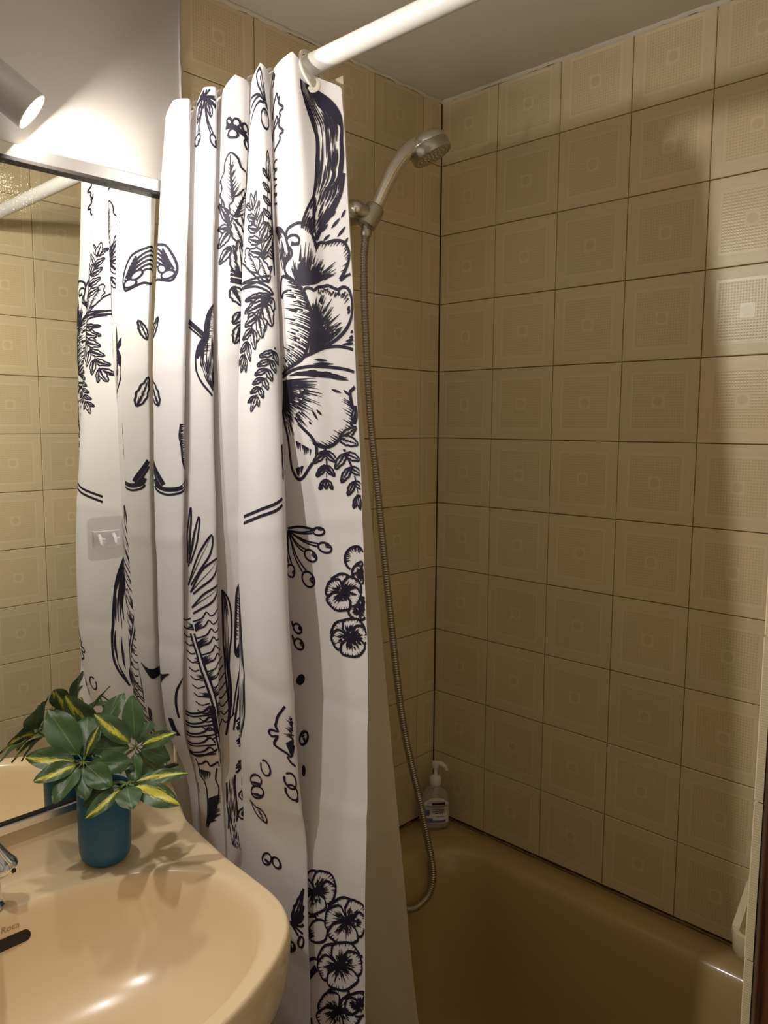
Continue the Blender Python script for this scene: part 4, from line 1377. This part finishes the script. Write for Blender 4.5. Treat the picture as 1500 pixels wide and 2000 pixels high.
# lower flower
tp = K2([(930, 792), (950, 762), (1000, 766), (1020, 782), (1060, 752), (1110, 746), (1150, 736), (1190, 756), (1232, 776), (1262, 756), (1310, 772), (1346, 832), (1365, 902), (1360, 992), (1330, 1072), (1280, 1142), (1200, 1212), (1100, 1262)])
stroke('D', tp, 5)
lp_ = K2([(755, 650), (822, 682), (882, 732), (932, 792), (962, 872), (990, 962), (1002, 1062), (990, 1152), (962, 1262), (930, 1342), (880, 1392), (800, 1452), (755, 1500)])
stroke('D', lp_, 5.5)
stroke('D', K2([(755, 650), (740, 700), (735, 800), (750, 850), (760, 800), (800, 780)]), 4)
fan('D', lp_[2:], K2([(740, 680), (740, 760), (742, 860), (745, 960), (748, 1070), (750, 1190), (752, 1330), (755, 1430)]), 44, 0.0, 0.85, 3.6, 0.45, 0.5, 1, 0.10)
solid('D', K2([(1005, 955), (1045, 985), (1075, 1065), (1105, 1125), (1185, 1180), (1100, 1252), (1020, 1312), (970, 1325), (992, 1200), (1004, 1080)]))
fan('D', K2([(1005, 1000), (1040, 1100), (1100, 1190), (1150, 1215)]), K2([(965, 850), (1030, 830), (1090, 800), (1160, 800), (1230, 850), (1280, 920), (1310, 1000), (1290, 1090), (1240, 1165)]), 52, 0, 0.88, 4.2, 0.55, 0.4)
fan('D', tp[4:12], K2([(1040, 1000), (1100, 1100)]), 22, 0.05, 0.28, 2.8, 0.5)
for a, b in (((1310, 960), (1330, 920)), ((1315, 990), (1335, 950)), ((1345, 1150), (1390, 1130)), ((1330, 1190), (1395, 1175)), ((1300, 1215), (1395, 1205)), ((1270, 1240), (1395, 1240))):
    stroke('D', K2([a, b]), 5, 2)
stroke('D', K2([(930, 1342), (1020, 1300), (1120, 1262), (1250, 1255), (1395, 1300)]), 5)
# great bottom petal with its radiating veins
stroke('D', K3([(755, 205), (830, 142), (900, 112), (1000, 96), (1150, 100), (1280, 122), (1405, 165)]), 5)
ped = K3([(1405, 265), (1372, 296), (1336, 320), (1346, 400), (1366, 480), (1360, 580), (1312, 642), (1252, 702), (1200, 756), (1132, 778), (1062, 766), (1015, 738)])
stroke('D', ped, 5.5)
lob = K3([(748, 470), (770, 600), (800, 720), (815, 850), (830, 960), (860, 1030), (892, 1062), (930, 1040), (980, 960), (1022, 900), (1046, 840), (1040, 762), (1000, 690), (940, 632), (890, 580)])
stroke('D', lob, 5.5)
fan('D', K3([(755, 235), (757, 300), (755, 380), (752, 460)]), K3([(1030, 190), (1110, 290), (1090, 400), (1060, 500), (990, 590), (900, 660), (850, 690), (800, 700)]), 50, 0, 1.0, 3.6, 0.5, 0.5, 1, -0.06)
fan('D', K3([(770, 200), (800, 180)]), K3([(1030, 130), (1180, 150), (1290, 190), (1380, 240)]), 16, 0.1, 0.95, 4.2, 0.35, 0.6, 2, -0.10)
fan('D', ped[3:11], [(px - 22, py - 14) for px, py in ped[3:11]], 26, 0, 1.0, 3.4, 0.6)
fan('D', K3([(870, 730), (1000, 800)]), K3([(880, 800), (990, 880)]), 9, 0, 1, 4, 0.4)
fan('D', K3([(865, 970), (930, 940)]), K3([(880, 1040), (910, 1030)]), 6, 0, 1, 4, 0.4)
for a, b in (((1040, 460), (1085, 505)), ((1000, 460), (1050, 545)), ((980, 560), (1000, 585)), ((1180, 290), (1260, 320)), ((1280, 300), (1330, 350)), ((1020, 40), (1140, 45)), ((1010, 75), (1200, 75))):
    stroke('D', K3([a, b]), 4.5, 2)
leaf_print('D', *K3([(1370, 590), (1395, 440)]), 9, 3.5, 0.8)
leaf_print('D', *K3([(1250, 700), (1400, 620)]), 9, 3.5, 0.6)
leaf_print('D', *K3([(1240, 700), (1415, 770)]), 11, 3.5, 0.4)
sprig('D', *K3([(1120, 790), (1128, 1100)]), 3, 34, 3.2, 0.75)
sprig('D', *K3([(1280, 800), (1420, 1270)]), 4, 36, 3.2, 0.55)
# toothed leaf edge peeping out at the top left of the panel
stroke('D', K1([(835, 60), (860, 50), (850, 85), (868, 80), (848, 130)]), 4)
for oy in (0, 150):
    stroke('D', K1([(848, 350 + oy), (850, 290 + oy), (880, 215 + oy), (890, 260 + oy), (905, 250 + oy), (895, 290 + oy), (930, 340 + oy), (900, 350 + oy), (905, 385 + oy), (860, 440 + oy)]), 4)
for cy in (690, 760, 860, 930):
    stroke('D', ell(*K1([(880, cy)])[0], 7, 9)[3:12], 3.4)

# ---- stamens, seeds and flower heads lower on the same panel
for c, r in (((1112, 200), 9), ((1150, 305), 11), ((1062, 360), 11), ((1050, 515), 13), ((932, 465), 10)):
    bud('D', K4([(915, 205)])[0], K4([c])[0], r, 3.8, 0.4)
stroke('D', K4([(915, 190), (1000, 175), (1090, 190)]), 4.5)
bud('D', K4([(935, 790)])[0], K4([(975, 838)])[0], 9, 4, 0.4)
bud('D', K4([(940, 880)])[0], K4([(985, 938)])[0], 10, 4, 0.4)
solid('D', ell(*K4([(998, 1165)])[0], 9, 11, 30))
outline('D', ell(*K5([(978, 250)])[0], 9, 13, 20), 5)
fan('D', K5([(950, 215), (990, 290)]), K5([(1000, 215), (1010, 280)]), 7, 0, .8, 4)
solid('D', ell(*K5([(972, 475)])[0], 5, 11, 0))
e = ell(*K4([(1345, 375)])[0], 20, 24, 10)
outline('D', e, 4.4)
fan('D', e[6:13], [K4([(1345, 375)])[0]] * 2, 12, 0, 0.6, 3.2, 0.4)
fan('D', K4([(1390, 480), (1395, 490)]), e[1:5], 12, 0, 0.8, 3.4, 0.4)
pansy('D', K4([(1372, 700)])[0], 24, 60, 4.0)
pansy('D', K4([(1385, 470)])[0], 22, 30, 4.0)
pansy('D', K4([(1268, 595)])[0], 37, 25, 4.2)
pansy('D', K4([(1308, 885)])[0], 38, -15, 4.2)
stroke('D', K4([(1385, 640), (1430, 700), (1440, 780)]), 9)
# pansies at the bottom
solid('D', K6([(520, 620), (600, 640), (605, 690), (560, 740), (600, 680), (590, 650), (520, 640)]))
for y in (560, 590, 620):
    stroke('D', K6([(575 + (y - 560) * 0.6, 545), (580 + (y - 560) * 0.6, 640)]), 3)
outline('D', K6([(500, 760), (560, 690), (640, 670), (700, 720), (690, 840), (620, 870), (540, 840)]), 4.6)
fan('D', K6([(500, 760), (510, 820)]), K6([(640, 690), (680, 840)]), 14, 0, 0.5, 4, 0.5)
stroke('D', K6([(500, 1020), (560, 1000), (640, 1020)]), 6)
stroke('D', K6([(500, 1170), (560, 1120), (640, 1070)]), 12)
stroke('D', K6([(920, 1020), (1005, 985)]), 5)
stroke('D', K6([(930, 1040), (1005, 1035)]), 5)
stroke('D', K6([(500, 1510), (580, 1560)]), 18)
pansy('D', K6([(590, 425)])[0], 43, 10)
pansy('D', K6([(800, 1460)])[0], 44, 40)
pansy('D', K6([(965, 1400)])[0], 26, 80)
pansy('D', K6([(865, 685)])[0], 46, 15)
pansy('D', K6([(805, 1070)])[0], 47, -10)

# ---- rounded pleat next to it: leaf twigs, a fold's shade in ink, a double stalk, a shell flower and berries
sprig('C', *K1([(875, 1380), (830, 690)]), 7, 30, 3.0, 0.7, (-1,))
sprig('C', *K1([(800, 1480), (745, 1060)]), 4, 26, 3.0, 0.5)
solid('C', K1([(855, 700), (868, 900), (880, 1150), (890, 1400), (870, 1420), (860, 1200), (852, 950)]))  # black wedge: the shadow in the fold, drawn into the print
leaf_print('C', *K2([(640, 815), (430, 850)]), 9, 3.4, 0.9)
leaf_print('C', *K2([(620, 700), (545, 470)]), 13, 3.4, 0.5)
leaf_print('C', *K2([(530, 620), (440, 380)]), 15, 3.4, 0.6)
leaf_print('C', *K2([(660, 830), (600, 1010)]), 14, 3.4, 0.5)
leaf_print('C', *K2([(640, 820), (425, 960)]), 10, 3.4, 0.8)
leaf_print('C', *K2([(590, 860), (520, 1240)]), 17, 3.4, 0.6)
leaf_print('C', *K2([(560, 900), (450, 1080)]), 11, 3.4, 0.7)
stroke('C', K2([(408, 690), (520, 698), (620, 738), (672, 800)]), 4)
stroke('C', K2([(408, 735), (520, 738), (600, 768), (660, 808)]), 4)
stroke('C', K2([(408, 500), (470, 590), (560, 695)]), 4)
sprig('C', *K3([(690, -60), (500, 440)]), 6, 30, 3.0, 0.7)
stroke('C', K3([(400, 1402), (550, 1350), (680, 1300), (765, 1258)]), 5)
stroke('C', K3([(400, 1458), (560, 1402), (690, 1356), (765, 1312)]), 5)
flow('C', K3([(770, 800), (780, 960), (790, 1100)]), K3([(800, 780), (815, 960), (800, 1110)]), 5, 4, 0.2)
# orchid bud at its top
outline('C', K1([(745, 165), (765, 148), (785, 165), (800, 230), (812, 300), (790, 290), (760, 240)]), 4.4)
stroke('C', K1([(775, 190), (790, 250), (830, 330)]), 3.4)
stroke('C', K1([(700, 330), (730, 305), (790, 310), (835, 345)]), 4)
stroke('C', K1([(700, 415), (740, 350), (800, 330)]), 4)
fan('C', K1([(700, 250), (760, 290)]), K1([(830, 340), (835, 345)]), 9, 0, 1, 4, .2)
outline('C', ell(*K1([(812, 420)])[0], 9, 17, 0), 4)
fan('C', K1([(800, 375), (830, 375)]), K1([(800, 450), (825, 450)]), 5, 0, .5, 3)
# shell flower
sh_ = K5([(835, 0), (792, 60), (780, 110), (776, 132), (790, 170), (750, 158), (738, 180), (760, 206), (790, 200), (768, 250), (782, 276), (850, 322), (890, 346), (935, 270)])
stroke('C', sh_, 4.4)
fan('C', K5([(940, 240), (935, 180), (930, 120)]), K5([(800, 195), (800, 110), (850, 20)]), 14, 0.05, 0.85, 3.6, 0.4)
solid('C', K5([(840, 250), (900, 230), (930, 240), (905, 300), (885, 340), (862, 300)]))
stroke('C', K5([(852, 342), (882, 386), (945, 416)]), 4)
stroke('C', K5([(905, 672), (940, 665), (962, 635)]), 4.5, 2)
for c, r in (((645, 535), 11), ((655, 628), 12)):
    e = ell(*K5([c])[0], r, r * 1.15)
    outline('C', e, 4.4)
    fan('C', [e[2], e[6]], [e[0], e[0]], 6, 0, .6, 4)
outline('C', K5([(600, 700), (640, 750), (680, 770), (708, 820), (716, 872), (680, 850), (640, 800)]), 4)
fan('C', K5([(650, 770), (690, 850)]), K5([(690, 790), (710, 860)]), 7, 0, .8, 3)
outline('C', ell(*K5([(715, 1125)])[0], 9, 11), 4)
outline('C', ell(*K5([(778, 1150)])[0], 6, 11, -20), 4)
stroke('C', K5([(700, 1130), (730, 1150)]), 6)
ap = K6([(365, 720)])[0]
for tip in ((515, 415), (520, 560), (515, 640), (515, 720), (500, 800), (480, 900)):
    t_ = K6([tip])[0]
    stroke('C', [ap, ((ap[0] + t_[0]) / 2 + 4, (ap[1] + t_[1]) / 2 + 4), t_], 4.6)
outline('C', ell(*K6([(470, 870)])[0], 8, 11, 20), 4)
outline('C', ell(*K6([(365, 915)])[0], 8, 9), 5)
solid('C', ell(*K6([(358, 925)])[0], 5, 6))
leaf_print('C', *K6([(380, 700), (500, 430)]), 9, 4, 0.4)

# ---- narrow pleats in the middle
for a, b, wd in (((690, 1150), (612, 965), 13), ((660, 1250), (592, 1070), 14), ((690, 1010), (650, 880), 9)):
    leaf_print('R', *K1([a, b]), wd, 3.2, 0.4)
stroke('R', K1([(545, 485), (610, 490), (690, 518)]), 7)
for e in (ell(*K1([(572, 455)])[0], 5, 7, -30), ell(*K1([(620, 462)])[0], 6, 9, 30), ell(*K1([(672, 462)])[0], 6, 8, 0), ell(*K1([(598, 530)])[0], 10, 8, -20), ell(*K1([(685, 560)])[0], 5, 9, -20)):
    stroke('R', e + [e[0]], 4)
leaf_print('R', *K2([(370, 640), (330, 380)]), 12, 3.2, 0.8)
leaf_print('R', *K2([(405, 640), (370, 335)]), 10, 3.2, 0.3)
for y in (600, 630, 665, 690):
    stroke('R', K2([(312, y), (360, y + 14), (412, y + 20)]), 4.5)
leaf_print('R', *K2([(330, 740), (400, 900)]), 14, 3.4, 0.9)
leaf_print('R', *K2([(400, 960), (335, 1060)]), 10, 3.2, 0.9)
leaf_print('R', *K2([(400, 1060), (345, 1230)]), 11, 3.2, 0.8)
leaf_print('R', *K2([(420, 1100), (410, 1270)]), 9, 3.2, 0.5)
ll_ = K4([(492, 585), (498, 700), (505, 850), (512, 1000), (530, 1180), (545, 1350), (525, 1500)])
lr_ = K4([(492, 585), (535, 640), (556, 740), (560, 880), (545, 1040), (562, 1200), (556, 1350), (530, 1500)])
stroke('R', ll_, 4)
stroke('R', lr_, 4)
flow('R', ll_, lr_, 5, 2.8, 0.4)
outline('R', K4([(600, 545), (582, 610), (580, 800), (582, 985), (602, 1005), (632, 985), (640, 800), (636, 570)]), 4.4)
solid('R', K4([(605, 660), (632, 700), (636, 960), (602, 1003), (584, 975), (600, 920), (618, 850)]))
fan('R', K4([(585, 620), (582, 900)]), K4([(605, 640), (600, 900)]), 16, 0, .9, 3)
stroke('R', K4([(635, 1000), (605, 1200), (575, 1470)]), 4)
stroke('R', K4([(620, 1010), (590, 1200), (570, 1380)]), 3)
fan('R', K5([(490, 130), (500, 330)]), K5([(570, 10), (575, 220)]), 14, 0.05, 0.95, 3.4, 0.4)
fan('R', K5([(500, 430), (490, 520)]), K5([(540, 350), (575, 400)]), 8, 0.05, 0.95, 3.0, 0.4)
ol = K5([(440, 560), (430, 680), (440, 800), (435, 880)])
orr = K5([(500, 500), (505, 650), (515, 780), (505, 830)])
stroke('R', ol, 4)
stroke('R', orr, 4)
flow('R', ol, orr, 6, 3.4, 0.3)
flow('R', K5([(440, 860), (450, 940), (470, 1000)]), K5([(520, 840), (525, 950), (535, 1030)]), 6, 3.4, 0.3)
for c, rx, ry in (((560, 645), 10, 9), ((578, 540), 6, 11), ((560, 775), 12, 10)):
    outline('R', ell(*K5([c])[0], rx, ry, -20), 4)
    solid('R', ell(*K5([c])[0], rx * .55, ry * .55, -20))

# star flower with hanging buds, dark leaves, a half-open bud
sc = K1([(408, 335)])[0]
for k in range(9):
    a = 2 * math.pi * k / 9 + 0.2
    for o_ in (-0.10, 0.10):
        stroke('B', [sc, (sc[0] + 22 * math.cos(a + o_), sc[1] + 20 * math.sin(a + o_))], 3.6)
for c in ((352, 562), (462, 560)):
    bud('B', (sc[0], sc[1] + 6), K1([c])[0], 8, 3.8, 0.4)
leaf_print('B', *K1([(430, 350), (445, 430)]), 6, 3.4, 0.7)
leaf_print('B', *K1([(380, 360), (345, 460)]), 5, 3.4, 0.7)
for b_, t_, wd in (((575, 1120), (512, 790), 14), ((570, 1100), (480, 960), 9), ((575, 1140), (472, 1130), 10), ((580, 1150), (475, 1260), 12), ((585, 1260), (490, 1370), 11)):
    leaf_print('R', *K1([b_, t_]), wd, 3.2, 0.9)
hb = K2([(175, 880), (118, 950), (92, 1050), (84, 1150), (30, 1250), (14, 1340)])
hb2 = K3([(14, 40), (20, 140), (62, 232), (102, 292), (160, 362)])
stroke('B', hb + hb2, 4.6)
solid('B', K2([(160, 915), (120, 960), (100, 1050), (88, 1140), (40, 1240), (18, 1330), (40, 1350), (80, 1260), (120, 1180), (130, 1050)]))
flow('B', K2([(60, 1240), (45, 1400), (90, 1540), (160, 1650)]), K2([(170, 1150), (180, 1350), (180, 1500), (180, 1620)]), 8, 4, 0.3)
fan('B', hb, K2([(190, 940), (190, 1100), (190, 1300)]), 24, 0, 0.8, 3.4, .5)
stroke('B', K2([(-60, 1020), (30, 1100), (95, 1160)]), 9)
stroke('B', K2([(-60, 1065), (20, 1135), (80, 1185)]), 4)

# plume with a striped vane
for q in ([(262, 420), (272, 200), (294, 60), (296, 200), (276, 420)], [(272, 440), (308, 280), (350, 120), (346, 260), (288, 420)], [(270, 560), (340, 380), (427, 240), (412, 370), (290, 560)], [(288, 605), (380, 450), (472, 398), (442, 500), (308, 612)], [(300, 700), (390, 605), (480, 568), (430, 660), (310, 735)]):
    stroke('B', K4(q), 4)
    stroke('B', K4([q[0], ((q[0][0] + q[2][0]) / 2 + 6, (q[0][1] + q[2][1]) / 2), q[2]]), 2.4, 1)
for k, y in enumerate(range(745, 1480, 52)):
    bx_ = 300 + (y - 745) * 0.26
    stroke('B', K4([(bx_ + 10, y + 40), (bx_ + 70, y + 18), (bx_ + 95, y - 22), (bx_ + 125, y + 4), (bx_ + 190, y - 50)]), 2.8)
    stroke('B', K4([(bx_ - 6, y + 20), (bx_ - 50, y + 34), (bx_ - 90, y + 12)]), 2.6)
    if k % 2 == 1:
        fan('B', K4([(bx_ + 8, y + 10), (bx_ + 16, y + 50)]), K4([(bx_ + 80, y - 60), (bx_ + 130, y - 10)]), 7, 0, 0.7, 3.4, 0.5)
        fan('B', K4([(bx_ - 4, y + 10), (bx_ + 6, y + 40)]), K4([(bx_ - 80, y - 20), (bx_ - 90, y + 40)]), 5, 0, 0.7, 3.0, 0.5)
rb = K4([(296, 860), (345, 1000), (400, 1150), (445, 1300), (475, 1480)])
HIDERS.append(to_cloth('B', rb + [(x + 8, y) for x, y in reversed(rb)]))
stroke('B', rb, 4.6)
stroke('B', [(x + 8, y) for x, y in rb], 4.6)
for y in range(40, 330, 72):
    stroke('B', K5([(140, y + 8), (200, y + 20), (290, y), (330, y - 40), (365, y - 6)]), 4)
    stroke('B', K5([(140, y + 30), (210, y + 40), (300, y + 24), (370, y + 6)]), 3.4)
stroke('B', K5([(135, 345), (165, 350), (215, 375), (290, 360), (380, 300)]), 4.5)
stroke('B', K5([(330, 0), (365, 180), (398, 330), (412, 430)]), 5)
stroke('B', K5([(352, 0), (388, 180), (420, 330), (430, 420)]), 4)
stroke('B', K5([(212, 395), (236, 470), (242, 520), (290, 582), (306, 700), (302, 800), (284, 875)]), 4.6)
stroke('B', K5([(228, 437), (270, 432), (312, 405), (330, 440), (382, 400), (392, 440)]), 4.4)
fan('B', K5([(245, 480), (330, 490)]), K5([(255, 560), (325, 570)]), 12, 0, 1, 3.6, .5)
stroke('B', K5([(372, 450), (364, 540), (386, 600), (372, 700), (345, 800), (300, 880)]), 4)
fan('B', K5([(310, 700), (300, 860)]), K5([(430, 620), (420, 800)]), 30, 0, 0.8, 3.8, .4)
stroke('B', K5([(183, 580), (196, 650)]), 4)

# ---- outermost pleat: tulip, bent stalk, dark leaf
tc = K1([(165, 1370)])[0]
outline('A', K1([(90, 1235), (150, 1250), (200, 1310), (228, 1380), (222, 1430), (190, 1480), (120, 1478), (70, 1470), (0, 1490), (-60, 1440), (-60, 1290), (0, 1240)]), 4.6)
for k in range(5):
    stroke('A', K1([(-50, 1280 + 34 * k), (40, 1262 + 30 * k), (110, 1290 + 28 * k), (180, 1390 + 12 * k)]), 4.2)
fan('A', K1([(120, 1260), (215, 1400)]), K1([(90, 1380), (150, 1440)]), 18, 0, 0.7, 4, .5)
outline('A', ell(*K1([(160, 1440)])[0], 16, 8, -15), 4)
outline('A', ell(*K1([(110, 1400)])[0], 11, 8, 20), 4)
stroke('A', K8([(735, 470), (755, 512), (810, 540), (890, 540), (945, 510), (1010, 480)]), 8)
stroke('A', K8([(735, 515), (762, 550), (820, 575), (890, 570), (945, 545), (1010, 515)]), 4)
solid('A', K8([(600, 1700), (650, 1720), (720, 1745), (790, 1748), (852, 1738), (800, 1775), (730, 1812), (660, 1790), (610, 1740)]))
hx = K8([(905, 120), (895, 200), (905, 260), (912, 350), (930, 420)])
stroke('A', hx, 4.4)
fan('A', hx, K8([(945, 120), (945, 420)]), 26, 0, 0.9, 3.2, .5)
stroke('A', K8([(950, 1760), (905, 1830), (900, 1930), (925, 2010)]), 4.4)
stroke('A', K4([(175, 1400), (200, 1460), (240, 1500)]), 10)

# ---- sides of the pleats that show in the mirror
sprig('mC', *K7([(640, 1150), (770, 760)]), 5, 34, 3.2, 0.8)
sprig('mC', *K7([(600, 1380), (800, 1760)]), 5, 38, 3.2, 0.8)
stroke('mC', K7([(600, 1250), (850, 1250)]), 4)
stroke('mC', K7([(600, 1278), (850, 1278)]), 4)
leaf_print('mC', *K7([(930, 800), (940, 430)]), 14, 3.2, 0.9)
leaf_print('mC', *K7([(930, 820), (890, 640)]), 10, 3.2, 0.9)
leaf_print('mA', *K7([(1150, 1480), (1075, 1330)]), 9, 3.4, 0.5)
leaf_print('mA', *K7([(1060, 2000), (1160, 1770)]), 12, 3.6, 0.4)
gl = K8([(500, 980), (470, 1120), (462, 1300), (466, 1550), (490, 1690), (550, 1820)])
gr = K8([(560, 962), (530, 1130), (520, 1260), (550, 1420), (566, 1600), (560, 1800)])
stroke('mC', gl, 4.4)
stroke('mC', gr, 4.8)
flow('mC', gl, gr, 6, 3.6, 0.6)
stroke('mA', K8([(600, 490), (640, 430), (690, 350)]), 9)
stroke('mA', K8([(610, 520), (650, 460), (695, 390)]), 4)
for c in ((215, 1790), (225, 1850), (330, 1800)):
    stroke('mC', ell(*K8([c])[0], 8, 13, -25), 4)

# ---- ink it
def inside(poly, q):
    x, y = q[:, 0], q[:, 1]
    r_ = np.zeros(len(q), bool)
    for i in range(len(poly)):
        (x0, y0), (x1, y1) = poly[i - 1], poly[i]
        c = ((y0 > y) != (y1 > y))
        if c.any():
            xi = x0 + (x1 - x0) * (y - y0) / ((y1 - y0) if y1 != y0 else 1e-12)
            r_ ^= c & (x < xi)
    return r_

pv, pf = [], []
boxes = [(h.min(0), h.max(0)) for h in HIDERS]
nv = 0
for order, q, wd in STROKES:
    keep = (q[:, 0] > 0.004) & (q[:, 0] < CS[-1] - 0.002) & (q[:, 1] < CURTAIN_TOP - 0.002) & (q[:, 1] > CURTAIN_BOTTOM + 0.01)
    lo_q, hi_q = q.min(0), q.max(0)
    for hi_ in range(order, len(HIDERS)):
        b0, b1 = boxes[hi_]
        if (lo_q > b1).any() or (hi_q < b0).any():
            continue
        keep &= ~inside(HIDERS[hi_], q)
    tg = np.gradient(q, axis=0)
    tg /= np.linalg.norm(tg, axis=1)[:, None] + 1e-12
    nr = np.stack([-tg[:, 1], tg[:, 0]], -1) * wd[:, None]
    L3, LN = cloth(*(q + nr).T)
    R3, RN = cloth(*(q - nr).T)
    L3 = L3 + LN * 0.0005 - c_org
    R3 = R3 + RN * 0.0005 - c_org
    pv.append(np.stack([L3, R3], 1).reshape(-1, 3))
    for i in range(len(q) - 1):
        if keep[i] and keep[i + 1]:
            k = nv + 2 * i
            pf.append((k, k + 1, k + 3, k + 2))
    nv += 2 * len(q)
pv = np.concatenate(pv)
ink = obj('printed_flowers', pv.tolist(), pf, 'ink', cl)
ink['label'] = 'navy black line drawn flowers and leaves'
